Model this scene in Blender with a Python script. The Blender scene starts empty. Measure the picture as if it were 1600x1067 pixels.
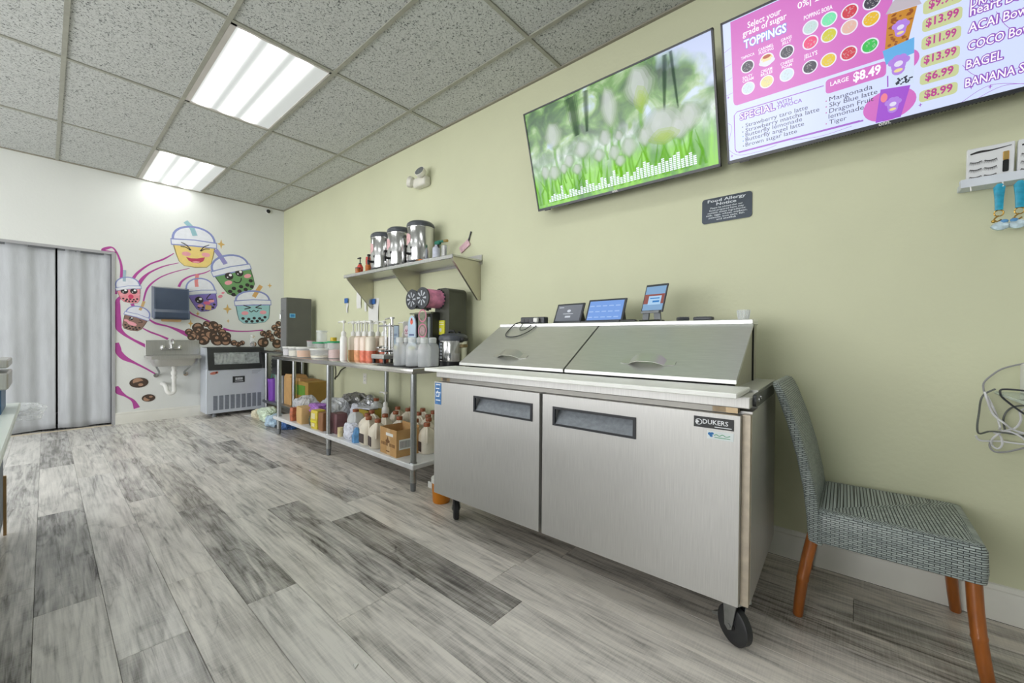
import bpy, bmesh, math, random
from mathutils import Matrix, Vector
random.seed(7)
SC = bpy.context.scene
COL = SC.collection
PI = math.pi
R = math.radians

# ------------------------------------------------------------------ camera
YAW, PIT, ROL, CAMH = .8602, -.0092, .0078, 1.0165
WX, DY, HC = 2.2705, 6.354, 2.8317          # right wall x, back wall y, ceiling z
XL, YF = -3.2, -3.4                          # left wall x, front wall y
fw = Vector((math.sin(YAW)*math.cos(PIT), math.cos(YAW)*math.cos(PIT), math.sin(PIT)))
rt = Vector((math.cos(YAW), -math.sin(YAW), 0)); up = rt.cross(fw)
r2 = rt*math.cos(ROL)+up*math.sin(ROL); u2 = up*math.cos(ROL)-rt*math.sin(ROL)
cd = bpy.data.cameras.new('camera'); cam = bpy.data.objects.new('camera', cd); COL.objects.link(cam)
cd.sensor_width = 36; cd.sensor_fit = 'HORIZONTAL'; cd.lens = 627.4156/1600*36; cd.clip_start = .05
m = Matrix.Identity(4)
for i in range(3):
    m[i][0] = r2[i]; m[i][1] = u2[i]; m[i][2] = -fw[i]
m.translation = Vector((0, 0, CAMH)); cam.matrix_world = m
SC.camera = cam

# ------------------------------------------------------------------ world, exposure
SC.view_settings.view_transform = 'Standard'
SC.view_settings.look = 'None'
SC.view_settings.gamma = 1
SC.view_settings.use_curve_mapping = False
SC.view_settings.exposure = 0.14
w = bpy.data.worlds.new('world'); SC.world = w; w.use_nodes = True
bg = w.node_tree.nodes['Background']; bg.inputs[0].default_value = (.98, .985, 1, 1); bg.inputs[1].default_value = 6.8
LIGHT_STRENGTH = 8.2
# portals in unseen side windows, added to let daylight in (they give off no light of their own)
ADDED_WIN = ((.4, 2.8), (3.0, 5.6))
def portal(loc, rot, sx, sy):
    ld = bpy.data.lights.new('daylight_portal', 'AREA'); ld.shape = 'RECTANGLE'; ld.size = sx; ld.size_y = sy; ld.cycles.is_portal = True
    o = bpy.data.objects.new('daylight_portal', ld); COL.objects.link(o); o.location = loc; o.rotation_euler = rot
for a_, b_ in ADDED_WIN: portal((XL-.05, (a_+b_)/2, 1.45), (PI/2, 0, -PI/2), b_-a_, 2.0)

# ------------------------------------------------------------------ materials
def lin(c):
    return tuple(((v/255)/12.92 if v/255 <= .04045 else ((v/255+.055)/1.055)**2.4) for v in c)+(1,)
MATS = {}
def M(name, rgb=(128,128,128), rough=.5, metal=0, var=.06, vs=6, bump=0, bs=60, stretch=(1,1,1), emis=0, trans=0, alpha=1, spec=None, coat=0):
    if name in MATS: return MATS[name]
    mt = bpy.data.materials.new(name); mt.use_nodes = True; MATS[name] = mt
    nt = mt.node_tree; b = nt.nodes['Principled BSDF']; L = nt.links.new
    c = lin(rgb)
    b.inputs['Base Color'].default_value = c; b.inputs['Roughness'].default_value = rough; b.inputs['Metallic'].default_value = metal
    if spec is not None: b.inputs['Specular IOR Level'].default_value = spec
    if coat: b.inputs['Coat Weight'].default_value = coat; b.inputs['Coat Roughness'].default_value = .15
    if trans: b.inputs['Transmission Weight'].default_value = trans; b.inputs['IOR'].default_value = 1.15
    if emis:
        b.inputs['Emission Color'].default_value = c; b.inputs['Emission Strength'].default_value = emis
        b.inputs['Base Color'].default_value = (.02,.02,.02,1)
    if alpha < 1: b.inputs['Alpha'].default_value = alpha
    if (var or bump):
        tc = nt.nodes.new('ShaderNodeTexCoord'); mp = nt.nodes.new('ShaderNodeMapping'); mp.inputs['Scale'].default_value = stretch
        L(tc.outputs['Object'], mp.inputs[0])
        if var and not emis:
            n = nt.nodes.new('ShaderNodeTexNoise'); n.inputs['Scale'].default_value = vs; n.inputs['Detail'].default_value = 4; L(mp.outputs[0], n.inputs[0])
            r = nt.nodes.new('ShaderNodeValToRGB'); L(n.outputs[0], r.inputs[0])
            r.color_ramp.elements[0].position = .3; r.color_ramp.elements[1].position = .7
            r.color_ramp.elements[0].color = tuple(v*(1-var) for v in c[:3])+(1,); r.color_ramp.elements[1].color = tuple(min(1, v*(1+var)) for v in c[:3])+(1,)
            L(r.outputs[0], b.inputs['Base Color'])
        if bump:
            n2 = nt.nodes.new('ShaderNodeTexNoise'); n2.inputs['Scale'].default_value = bs; n2.inputs['Detail'].default_value = 3; L(mp.outputs[0], n2.inputs[0])
            bp = nt.nodes.new('ShaderNodeBump'); bp.inputs['Strength'].default_value = bump; bp.inputs['Distance'].default_value = .01
            L(n2.outputs[0], bp.inputs['Height']); L(bp.outputs[0], b.inputs['Normal'])
    return mt
def nodes(name):
    mt = bpy.data.materials.new(name); mt.use_nodes = True; MATS[name] = mt
    nt = mt.node_tree
    return mt, nt, nt.nodes['Principled BSDF'], nt.nodes.new, nt.links.new
def ramp(nt, pts):
    r = nt.nodes.new('ShaderNodeValToRGB'); e = r.color_ramp.elements
    while len(e) < len(pts): e.new(.5)
    for el, (p, c) in zip(e, pts): el.position = p; el.color = lin(c)
    return r
# ceiling tile: mineral fibre with pinholes and fissures
def mk_tile():
    mt, nt, b, N, L = nodes('ceiling_tile')
    tc = N('ShaderNodeTexCoord'); n = N('ShaderNodeTexNoise'); n.inputs['Scale'].default_value = 95; n.inputs['Detail'].default_value = 2.5; n.inputs['Roughness'].default_value = .6; n.inputs['Distortion'].default_value = .8
    L(tc.outputs['Object'], n.inputs[0])
    r = ramp(nt, [(.36,(104,107,105)),(.43,(188,191,188)),(.7,(206,208,205))]); L(n.outputs[0], r.inputs[0]); L(r.outputs[0], b.inputs['Base Color'])
    bp = N('ShaderNodeBump'); bp.inputs['Strength'].default_value = .5; bp.inputs['Distance'].default_value = .004; L(r.outputs[0], bp.inputs['Height']); L(bp.outputs[0], b.inputs['Normal'])
    b.inputs['Roughness'].default_value = .95; return mt
# grey washed oak planks; tone of each plank rides on the object colour
def mk_plank():
    mt, nt, b, N, L = nodes('plank_wood')
    geo = N('ShaderNodeNewGeometry'); oi = N('ShaderNodeObjectInfo')
    sep = N('ShaderNodeSeparateColor'); L(oi.outputs['Color'], sep.inputs[0])
    mul = N('ShaderNodeVectorMath'); mul.operation = 'MULTIPLY'; L(geo.outputs['Position'], mul.inputs[0]); mul.inputs[1].default_value = (1,1,1)
    off = N('ShaderNodeCombineXYZ'); m3 = N('ShaderNodeMath'); m3.operation = 'MULTIPLY'; m3.inputs[1].default_value = 57; L(sep.outputs[1], m3.inputs[0]); L(m3.outputs[0], off.inputs[2]); L(m3.outputs[0], off.inputs[1])
    add = N('ShaderNodeVectorMath'); L(mul.outputs[0], add.inputs[0]); L(off.outputs[0], add.inputs[1])
    def noise(sc, scale, det=4, dist=0, rough=.55):
        mp = N('ShaderNodeMapping'); mp.inputs['Scale'].default_value = sc; L(add.outputs[0], mp.inputs[0])
        n = N('ShaderNodeTexNoise'); n.inputs['Scale'].default_value = scale; n.inputs['Detail'].default_value = det; n.inputs['Distortion'].default_value = dist; n.inputs['Roughness'].default_value = rough
        L(mp.outputs[0], n.inputs[0]); return n.outputs[0]
    big = noise((1.5,.22,1), 6, 2, .7)            # cathedral patches
    ring = N('ShaderNodeMath'); ring.operation = 'MULTIPLY'; ring.inputs[1].default_value = 26; L(big, ring.inputs[0])
    sn = N('ShaderNodeMath'); sn.operation = 'SINE'; L(ring.outputs[0], sn.inputs[0])
    fine = noise((5.5,.22,1), 13, 6, .35, .72)
    blot = noise((1.6,.30,1), 6, 3, .5)
    cross = noise((.6,14,1), 16, 2, 0)
    def mad(a, k, c):
        mm = N('ShaderNodeMath'); mm.operation = 'MULTIPLY_ADD'; L(a, mm.inputs[0]); mm.inputs[1].default_value = k
        if isinstance(c, (int, float)): mm.inputs[2].default_value = c
        else: L(c, mm.inputs[2])
        return mm.outputs[0]
    v = mad(sn.outputs[0], .095, mad(fine, 1.2, mad(blot, .75, mad(cross, .26, -.80))))
    v = mad(sep.outputs[0], .72, v)
    vn = noise((2.6,.26,1), 4.2, 3, 1.0)            # dark wandering veins
    d5 = N('ShaderNodeMath'); d5.operation = 'SUBTRACT'; L(vn, d5.inputs[0]); d5.inputs[1].default_value = .5
    ab = N('ShaderNodeMath'); ab.operation = 'ABSOLUTE'; L(d5.outputs[0], ab.inputs[0])
    mr = N('ShaderNodeMapRange'); L(ab.outputs[0], mr.inputs[0]); mr.inputs[1].default_value = .0; mr.inputs[2].default_value = .035; mr.inputs[3].default_value = -.16; mr.inputs[4].default_value = 0
    v = mad(mr.outputs[0], 1, v)
    r = ramp(nt, [(.0,(66,64,62)),(.2,(112,110,108)),(.45,(172,171,169)),(.7,(214,213,211)),(1,(242,241,238))]); L(v, r.inputs[0])
    # planks lean browner towards the right-hand wall
    mx = N('ShaderNodeMix'); mx.data_type = 'RGBA'; mx.blend_type = 'MULTIPLY'; L(sep.outputs[2], mx.inputs[0]); L(r.outputs[0], mx.inputs[6]); mx.inputs[7].default_value = lin((238,224,206))
    L(mx.outputs[2], b.inputs['Base Color'])
    b.inputs['Roughness'].default_value = .48
    rr = ramp(nt, [(0,(150,150,150)),(1,(105,105,105))]); L(fine, rr.inputs[0]); L(rr.outputs[0], b.inputs['Roughness'])
    bp = N('ShaderNodeBump'); bp.inputs['Strength'].default_value = .12; bp.inputs['Distance'].default_value = .003; L(fine, bp.inputs['Height']); L(bp.outputs[0], b.inputs['Normal'])
    return mt
def mk_steel(name, rgb, rough=.28, stretch=(1,1,60), metal=1):
    mt, nt, b, N, L = nodes(name)
    tc = N('ShaderNodeTexCoord'); mp = N('ShaderNodeMapping'); mp.inputs['Scale'].default_value = stretch; L(tc.outputs['Object'], mp.inputs[0])
    n = N('ShaderNodeTexNoise'); n.inputs['Scale'].default_value = 9; n.inputs['Detail'].default_value = 3; L(mp.outputs[0], n.inputs[0])
    n2 = N('ShaderNodeTexNoise'); n2.inputs['Scale'].default_value = 3.2; n2.inputs['Detail'].default_value = 5; L(tc.outputs['Object'], n2.inputs[0])
    r = ramp(nt, [(.3,tuple(int(v*.93) for v in rgb)),(.7,rgb)]); L(n.outputs[0], r.inputs[0]); L(r.outputs[0], b.inputs['Base Color'])
    rr = N('ShaderNodeMapRange'); L(n2.outputs[0], rr.inputs[0]); rr.inputs[1].default_value = .3; rr.inputs[2].default_value = .7; rr.inputs[3].default_value = rough*.88; rr.inputs[4].default_value = rough*1.12; L(rr.outputs[0], b.inputs['Roughness'])
    b.inputs['Metallic'].default_value = metal; return mt
def mk_weave():
    mt, nt, b, N, L = nodes('woven_resin')
    tc = N('ShaderNodeTexCoord')
    br = N('ShaderNodeTexBrick'); br.inputs['Scale'].default_value = 1; br.inputs['Brick Width'].default_value = .024; br.inputs['Row Height'].default_value = .0068; br.inputs['Mortar Size'].default_value = .0012; br.inputs['Mortar Smooth'].default_value = .6; br.offset = .5
    br.inputs['Color1'].default_value = lin((172,182,178)); br.inputs['Color2'].default_value = lin((140,150,148)); br.inputs['Mortar'].default_value = lin((62,68,69))
    L(tc.outputs['UV'], br.inputs[0]); L(br.outputs[0], b.inputs['Base Color'])
    inv = N('ShaderNodeMath'); inv.operation = 'SUBTRACT'; inv.inputs[0].default_value = 1; L(br.outputs['Fac'], inv.inputs[1])
    bp = N('ShaderNodeBump'); bp.inputs['Strength'].default_value = 1; bp.inputs['Distance'].default_value = .004; L(inv.outputs[0], bp.inputs['Height']); L(bp.outputs[0], b.inputs['Normal'])
    b.inputs['Roughness'].default_value = .38; return mt
def mk_diffuser():
    # prismatic panel over three lit tubes: brighter along the tubes
    mt, nt, b, N, L = nodes('light_diffuser')
    tc = N('ShaderNodeTexCoord'); sp = N('ShaderNodeSeparateXYZ'); L(tc.outputs['Object'], sp.inputs[0])
    cur = None
    for c in (-.19, -.03, .13):
        a = N('ShaderNodeMath'); a.operation = 'SUBTRACT'; L(sp.outputs[0], a.inputs[0]); a.inputs[1].default_value = c
        q = N('ShaderNodeMath'); q.operation = 'MULTIPLY'; L(a.outputs[0], q.inputs[0]); L(a.outputs[0], q.inputs[1])
        g = N('ShaderNodeMath'); g.operation = 'MULTIPLY'; L(q.outputs[0], g.inputs[0]); g.inputs[1].default_value = -950
        e = N('ShaderNodeMath'); e.operation = 'EXPONENT'; L(g.outputs[0], e.inputs[0])
        if cur is None: cur = e.outputs[0]
        else:
            s = N('ShaderNodeMath'); L(cur, s.inputs[0]); L(e.outputs[0], s.inputs[1]); cur = s.outputs[0]
    st = N('ShaderNodeMath'); st.operation = 'MULTIPLY_ADD'; L(cur, st.inputs[0]); st.inputs[1].default_value = LIGHT_STRENGTH; st.inputs[2].default_value = .42
    b.inputs['Base Color'].default_value = lin((140,148,146)); b.inputs['Emission Color'].default_value = (.985, 1, .985, 1); L(st.outputs[0], b.inputs['Emission Strength'])
    b.inputs['Roughness'].default_value = .35; return mt
TILE, PLANK, WEAVE, DIFF = mk_tile(), mk_plank(), mk_weave(), mk_diffuser()
STEEL = mk_steel('stainless_steel', (205,205,202), .34, (60,60,1), .85); STEELV = mk_steel('steel_door', (204,203,199), .42, (70,70,1.2), .6); STEELH = mk_steel('steel_lid', (212,213,209), .40, (1.5,60,60), .75)
GALV = mk_steel('galvanized_steel', (176,179,180), .34, (8,8,8)); CHROME = mk_steel('polished_steel', (222,222,222), .16, (8,8,1))
WALLY = M('wall_paint_cream', (210,212,180), .62, var=.025, vs=2.2, bump=.10, bs=45)
WALLW = M('wall_paint_white', (226,228,224), .6, var=.02, vs=2, bump=.10, bs=45)
TRIMW = M('trim_white', (226,225,216), .4, var=.03, vs=9)
BLACK = M('black_plastic', (24,25,27), .35, var=.1); DARK = M('dark_grey_plastic', (58,61,66), .38); GREYP = M('grey_plastic', (120,124,128), .45)
WHITE = M('white_plastic', (232,232,228), .4, var=.02); CLEAR = M('clear_plastic', (238,242,244), .12, var=0, alpha=.26); CLEAR2 = M('frosted_plastic', (236,240,240), .3, var=.03, alpha=.6)
CARD = M('cardboard', (190,150,98), .85, var=.1, vs=14, bump=.1, bs=90)
GLASS = M('shelf_glass', (205,232,222), .05, var=0, alpha=.45)

# ------------------------------------------------------------------ geometry helpers
TCACHE = {}
def text_geo(s, off=0.0):
    k = (s, off)
    if k in TCACHE: return TCACHE[k]
    cu = bpy.data.curves.new('t', 'FONT'); cu.body = s; cu.size = 1; cu.offset = off; cu.resolution_u = 2; cu.fill_mode = 'FRONT'
    o = bpy.data.objects.new('t', cu); COL.objects.link(o)
    dg = bpy.context.evaluated_depsgraph_get(); dg.update()
    me = bpy.data.meshes.new_from_object(o.evaluated_get(dg))
    vs = [v.co.copy() for v in me.vertices]; fs = [tuple(p.vertices) for p in me.polygons]
    bpy.data.objects.remove(o); bpy.data.curves.remove(cu); bpy.data.meshes.remove(me)
    xs = [v.x for v in vs] or [0, 1]
    TCACHE[k] = (vs, fs, min(xs), max(xs)); return TCACHE[k]
class MB:
    def __init__(s): s.bm = bmesh.new()
    def _f(s, vs):
        try: return s.bm.faces.new(vs)
        except ValueError: return None
    def box(s, x0, x1, y0, y1, z0, z1, bev=0, seg=1):
        vs = [s.bm.verts.new(p) for p in ((x0,y0,z0),(x1,y0,z0),(x1,y1,z0),(x0,y1,z0),(x0,y0,z1),(x1,y0,z1),(x1,y1,z1),(x0,y1,z1))]
        fs = [s._f([vs[i] for i in q]) for q in ((0,3,2,1),(4,5,6,7),(0,1,5,4),(1,2,6,5),(2,3,7,6),(3,0,4,7))]
        if bev:
            es = list({e for f in fs for e in f.edges}); bmesh.ops.bevel(s.bm, geom=es, offset=bev, segments=seg, affect='EDGES', profile=.5)
        return s
    def ring(s, pts): return [s.bm.verts.new(p) for p in pts]
    def loft(s, rings, caps=True, closed=True):
        rs = [s.ring(r) for r in rings]; n = len(rs[0])
        for a, b in zip(rs, rs[1:]):
            for i in range(n if closed else n-1):
                j = (i+1) % n; s._f([a[i], a[j], b[j], b[i]])
        if caps: s._f(list(reversed(rs[0]))); s._f(rs[-1])
        return s
    def lathe(s, prof, cx=0, cy=0, n=24, z0=0):
        return s.loft([[(cx+max(r,1e-4)*math.cos(2*PI*i/n), cy+max(r,1e-4)*math.sin(2*PI*i/n), z0+z) for i in range(n)] for r, z in prof])
    def cyl(s, p0, p1, r0, r1=None, n=14):
        p0, p1 = Vector(p0), Vector(p1); r1 = r0 if r1 is None else r1
        d = (p1-p0).normalized(); a = Vector((0,0,1)) if abs(d.z) < .9 else Vector((1,0,0)); u = d.cross(a).normalized(); v = d.cross(u)
        return s.loft([[p+(u*math.cos(2*PI*i/n)+v*math.sin(2*PI*i/n))*r*-1 for i in range(n)][::-1] for p, r in ((p0,r0),(p1,r1))])
    def tube(s, pts, r, n=8, caps=True):
        pts = [Vector(p) for p in pts]; rr = r if isinstance(r, (list,tuple)) else [r]*len(pts); rings = []; u = None
        for i, p in enumerate(pts):
            d = (pts[min(i+1,len(pts)-1)]-pts[max(i-1,0)]).normalized()
            if u is None:
                a = Vector((0,0,1)) if abs(d.z) < .9 else Vector((1,0,0)); u = d.cross(a).normalized()
            else: u = (u-d*u.dot(d)).normalized()
            v = d.cross(u); rings.append([p+(u*math.cos(2*PI*k/n)+v*math.sin(2*PI*k/n))*rr[i] for k in range(n)])
        return s.loft(rings, caps)
    def prism(s, poly, ax, a, b):
        f = {'y': lambda p, t: (p[0], t, p[1]), 'x': lambda p, t: (t, p[0], p[1]), 'z': lambda p, t: (p[0], p[1], t)}[ax]
        return s.loft([[f(p, a) for p in poly], [f(p, b) for p in poly]])
    def sphere(s, c, r, n=16, m=10):
        r = (r,r,r) if not isinstance(r, (tuple,list)) else r
        return s.loft([[(c[0]+r[0]*math.sin(t)*math.cos(2*PI*i/n), c[1]+r[1]*math.sin(t)*math.sin(2*PI*i/n), c[2]-r[2]*math.cos(t)) for i in range(n)] for t in [PI*(.02+.96*k/m) for k in range(m+1)]])
    # flat print in the X-Z plane, facing -Y
    def flat(s, pts, y=0): s._f([s.bm.verts.new((p[0], y, p[1])) for p in pts]); return s
    def disc(s, x, z, rx, rz=None, y=0, n=20, rot=0):
        rz = rx if rz is None else rz
        return s.flat([(x+rx*math.cos(t)*math.cos(rot)-rz*math.sin(t)*math.sin(rot), z+rx*math.cos(t)*math.sin(rot)+rz*math.sin(t)*math.cos(rot)) for t in [2*PI*i/n for i in range(n)]], y)
    def ribbon(s, pts, y=0):      # (x, z, width)
        L, Rr = [], []
        for i, p in enumerate(pts):
            a, b = pts[max(i-1,0)], pts[min(i+1,len(pts)-1)]; d = Vector((b[0]-a[0], b[1]-a[1])); d.normalize(); n = Vector((-d.y, d.x))
            L.append(s.bm.verts.new((p[0]+n.x*p[2]/2, y, p[1]+n.y*p[2]/2))); Rr.append(s.bm.verts.new((p[0]-n.x*p[2]/2, y, p[1]-n.y*p[2]/2)))
        for i in range(len(pts)-1): s._f([L[i], Rr[i], Rr[i+1], L[i+1]])
        return s
    def text(s, t, x, z, width=None, y=0, size=None, off=0, align='l', hs=1):
        vs, fs, a, b = text_geo(t, off); k = size if size else width/(b-a); w_ = (b-a)*k*hs
        x0 = x-(w_/2 if align == 'c' else 0)
        nv = [s.bm.verts.new((x0+(v.x-a)*k*hs, y, z+v.y*k)) for v in vs]
        for f in fs: s._f([nv[i] for i in f])
        return s
    def xf(s, mat): bmesh.ops.transform(s.bm, matrix=mat, verts=s.bm.verts); return s
    def mesh(s, name, mat, smooth=40, fix=True):
        if fix: bmesh.ops.recalc_face_normals(s.bm, faces=s.bm.faces)
        me = bpy.data.meshes.new(name); s.bm.to_mesh(me); s.bm.free()
        if smooth:
            for p in me.polygons: p.use_smooth = True
            me.set_sharp_from_angle(angle=R(smooth))
        me.materials.append(mat); return me
    def build(s, name, mat, parent=None, smooth=40, fix=True, split=False, stuff=False):
        if split:                      # every loose piece becomes an object of its own
            s.bm.verts.ensure_lookup_table(); todo = set(s.bm.verts); out = []
            while todo:
                st = [todo.pop()]; isl = list(st)
                while st:
                    v = st.pop()
                    for e in v.link_edges:
                        q = e.other_vert(v)
                        if q in todo: todo.discard(q); st.append(q); isl.append(q)
                b = MB(); mp = {v: b.bm.verts.new(v.co) for v in isl}
                for f in {f for v in isl for f in v.link_faces}: b._f([mp[v] for v in f.verts])
                out.append(b.build(name, mat, parent, smooth, fix))
            s.bm.free(); return out
        o = link(name, s.mesh(name, mat, smooth, fix), parent)
        if stuff: o['kind'] = 'stuff'
        return o
def link(name, me, parent=None, loc=None, rz=0):
    o = bpy.data.objects.new(name, me); COL.objects.link(o)
    if parent is not None: o.parent = parent
    if loc: o.location = loc
    if rz: o.rotation_euler = (0,0,rz)
    return o
def tag(o, label=None, cat=None, group=None, kind=None):
    if label: o['label'] = label
    if cat: o['category'] = cat
    if group: o['group'] = group
    if kind: o['kind'] = kind
    return o
def thing(name, label, cat, loc=(0,0,0), rz=0, group=None, rx=0):
    o = bpy.data.objects.new(name, None); COL.objects.link(o); o.empty_display_size = .05
    o.location = loc; o.rotation_euler = (rx, 0, rz); return tag(o, label, cat, group)
def dup(o, loc=None, rz=None, label=None, group=None, parent=None):
    c = o.copy(); COL.objects.link(c)
    if parent is not None: c.parent = parent
    if loc is not None: c.location = loc
    if rz is not None: c.rotation_euler = (0,0,rz)
    if label: c['label'] = label
    if group: c['group'] = group
    for ch in [x for x in bpy.data.objects if x.parent == o]: dup(ch, parent=c)
    return c
def rrect(x0, x1, z0, z1, r, n=5):
    pts = []
    for cx, cz, a in ((x1-r,z1-r,0),(x0+r,z1-r,90),(x0+r,z0+r,180),(x1-r,z0+r,270)):
        for i in range(n+1):
            t = R(a+90*i/n); pts.append((cx+r*math.cos(t), cz+r*math.sin(t)))
    return pts
def smoothpts(pts, k=6):
    out = []; n = len(pts)
    for i in range(n-1):
        p = [pts[max(i-1,0)], pts[i], pts[i+1], pts[min(i+2,n-1)]]
        for j in range(k):
            t = j/k
            out.append(tuple(.5*(2*p[1][d]+(p[2][d]-p[0][d])*t+(2*p[0][d]-5*p[1][d]+4*p[2][d]-p[3][d])*t*t+(3*p[1][d]-p[0][d]-3*p[2][d]+p[3][d])*t**3) for d in range(len(pts[0]))))
    out.append(tuple(pts[-1])); return out
FR = -PI/2      # things that face the room from the right-hand wall

# ------------------------------------------------------------------ structure
# floor: sub floor and planks
fl_ = tag(MB().box(XL-.1, WX+.1, YF-.1, DY+1.6, -.10, -.009).build('floor', M('sub_floor', (60,58,55), .9), smooth=0), 'grey washed oak plank floor of the shop', kind='structure')
PW, PL = .1757, 1.21
JOINT = {0:2.228, 1:1.734, 2:2.121, 3:1.740, 4:2.60, 5:1.403, 6:.970, 7:1.150, 8:2.35, 9:1.030, 10:1.75, 11:.0, 12:.6, -1:2.494, -2:1.9, -3:2.7}
TONE = {(0,0):.18, (6,0):.10, (2,0):.62, (2,1):.45, (3,0):.22, (1,0):.62, (0,-1):.70, (4,0):.66, (5,0):.28, (6,-1):.72, (-1,-1):.28, (-1,0):.5, (1,1):.62, (7,-1):.66, (7,0):.70, (3,-1):.74, (4,-1):.66,(1,-1):.42,(2,-1):.60,(5,-1):.6,(5,1):.62,(6,1):.68,(11,-1):.22,(11,0):.5,(10,0):.54,(9,0):.5,(12,0):.55,(12,-1):.5,(8,0):.6,(8,-1):.55,(9,-1):.5,(10,-1):.48}
pm_cache = {}
def plank_mesh(wd, ln):
    k = (round(wd,4), round(ln,4))
    if k not in pm_cache:
        pm_cache[k] = MB().box(.0005, wd-.0005, .0006, ln-.0006, -.009, 0, .0011).mesh('plank', PLANK, 0)
    return pm_cache[k]
rp = random.Random(3)
for k in range(-18, 14):
    x0 = -.0305+k*PW; x1 = min(x0+PW, WX); x0c = max(x0, XL)
    if x1-x0c < .02: continue
    j0 = JOINT.get(k, rp.random()*PL)
    j = math.floor((YF-j0)/PL)
    while j0+j*PL < DY+.5:
        a, b_ = max(j0+j*PL, YF), min(j0+(j+1)*PL, DY+.5)
        if b_-a > .03:
            o = link('plank', plank_mesh(x1-x0c, b_-a), fl_, (x0c, a, 0))
            o.color = (TONE.get((k,j), rp.choice((.28,.42,.5,.58,.66,.74))), rp.random(), .12+.42*min(1,max(0,(x0+.2)/2))+rp.uniform(-.08,.08), 1)
        j += 1
# walls
def wall(name, boxes, mat, label):
    b = MB()
    for q in boxes: b.box(*q)
    return tag(b.build(name, mat, smooth=0), label, kind='structure')
OX0, OX1, OZ = -1.05, .50, 1.945
wall('wall_right', [(WX, WX+.1, YF, DY+.12, 0, HC+.15)], WALLY, 'long cream yellow wall behind the prep fridge and tables')
wb_ = wall('wall_back', [(OX1, WX, DY, DY+.12, 0, HC+.15), (XL, OX0, DY, DY+.12, 0, HC+.15), (OX0, OX1, DY, DY+.12, OZ, HC+.15)], WALLW, 'white end wall with the painted mural and curtained opening')
wall('wall_left', [(XL-.1, XL, YF, DY+.12, 0, .45), (XL-.1, XL, YF, DY+.12, 2.45, HC+.15), (XL-.1, XL, YF, .4, .45, 2.45), (XL-.1, XL, 2.8, 3.0, .45, 2.45), (XL-.1, XL, 5.6, DY+.12, .45, 2.45)], WALLW, 'white window wall on the left side')
wall('wall_front', [(XL, WX, YF-.1, YF, 0, HC+.15)], WALLW, 'plain white wall behind the camera')
M('window_frame_metal', (70,72,74), .4, .6); M('window_glass', (240,245,245), .02, var=0, alpha=.08)
for i, (a, b_) in enumerate(ADDED_WIN):  # unseen windows, placed to light the fridge front and floor
    f = MB()
    for q in ((a,a+.05,.45,2.45),(b_-.05,b_,.45,2.45),(a,b_,.45,.50),(a,b_,2.40,2.45)): f.box(XL-.08,XL-.02,q[0],q[1],q[2],q[3])
    wn = tag(f.build('window_%d' % (i+1), MATS['window_frame_metal'], smooth=0), 'side window with grey metal frame', kind='structure')
    MB().box(XL-.052,XL-.048,a+.05,b_-.05,.5,2.4).build('pane', MATS['window_glass'], wn, 0)
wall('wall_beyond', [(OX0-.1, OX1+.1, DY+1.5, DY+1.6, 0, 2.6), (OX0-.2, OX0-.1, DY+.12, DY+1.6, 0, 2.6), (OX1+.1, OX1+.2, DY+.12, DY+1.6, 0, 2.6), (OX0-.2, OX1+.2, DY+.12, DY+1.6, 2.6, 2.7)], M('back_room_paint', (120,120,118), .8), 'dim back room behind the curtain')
# baseboards with a stepped cap
def baseboard(name, x0, x1, length, loc, rz, label):
    prof = [(0,0),(-.014,0),(-.014,.100),(-.010,.108),(-.012,.114),(-.007,.128),(0,.131)]
    o = MB().prism(prof, 'x', x0, x1).build(name, TRIMW, None, 30); o.location = loc; o.rotation_euler = (0,0,rz); return tag(o, label, kind='structure')
baseboard('baseboard_back', OX1+.012, WX, 0, (0,DY,0), 0, 'white baseboard under the mural')
baseboard('baseboard_right', -DY, -YF, 0, (WX,0,0), FR, 'white baseboard along the cream wall')
# casing strip round the curtained opening, threshold strip
j = MB(); j.box(OX1-.012, OX1+.012, DY-.014, DY+.12, 0, OZ).box(OX0, OX1-.012, DY-.006, DY+.0, OZ-.028, OZ)
tag(j.build('trim_1', M('trim_grey_edge', (170,170,172), .5), smooth=0), 'pale edging strip round the curtained opening', kind='structure')
tag(MB().prism([(-.016,0),(.016,0),(.012,.006),(-.012,.006)], 'x', -1.0, OX1-.014).build('trim_2', M('threshold_strip', (196,184,160), .5), smooth=0), 'beige threshold strip on the floor under the curtain', kind='structure').location = (0, DY-.01, .0005)
# ceiling
ce = tag(MB().box(XL, WX, YF, DY, HC+.06, HC+.10).build('ceiling', M('ceiling_void', (150,150,148), .9), smooth=0), 'suspended tile ceiling', kind='structure')
GX = [WX] + [1.912-.61*i for i in range(0, 9)]; GX = [g for g in GX if g > XL] + [XL]
GY = [DY] + [5.194-1.22*i for i in range(0, 8)]; GY = [g for g in GY if g > YF] + [YF]
LIGHTS = [(2, 0), (2, 2), (2, 4), (2, 6), (5, 1), (5, 3), (5, 5)]  # panels behind the camera and down the left are unseen, added for light
tm = {}
for i in range(len(GX)-1):
    for jx in range(len(GY)-1):
        if (i, jx) in LIGHTS: continue
        xa, xb, ya, yb = GX[i+1], GX[i], GY[jx+1], GY[jx]
        k = (round(xb-xa,3), round(yb-ya,3))
        if k not in tm: tm[k] = MB().box(-k[0]/2+.004, k[0]/2-.004, -k[1]/2+.004, k[1]/2-.004, .004, .02, .002).mesh('ceiling_tile', TILE, 0)
        link('ceiling_tile', tm[k], ce, ((xa+xb)/2, (ya+yb)/2, HC+rp.uniform(0,.003)))
GRID = M('grid_metal', (158,158,146), .5, var=.08, vs=20)
for g in GX[1:-1]: MB().box(g-.012, g+.012, YF, DY, HC-.003, HC+.03).build('grid_runner', GRID, ce, 0)
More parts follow.
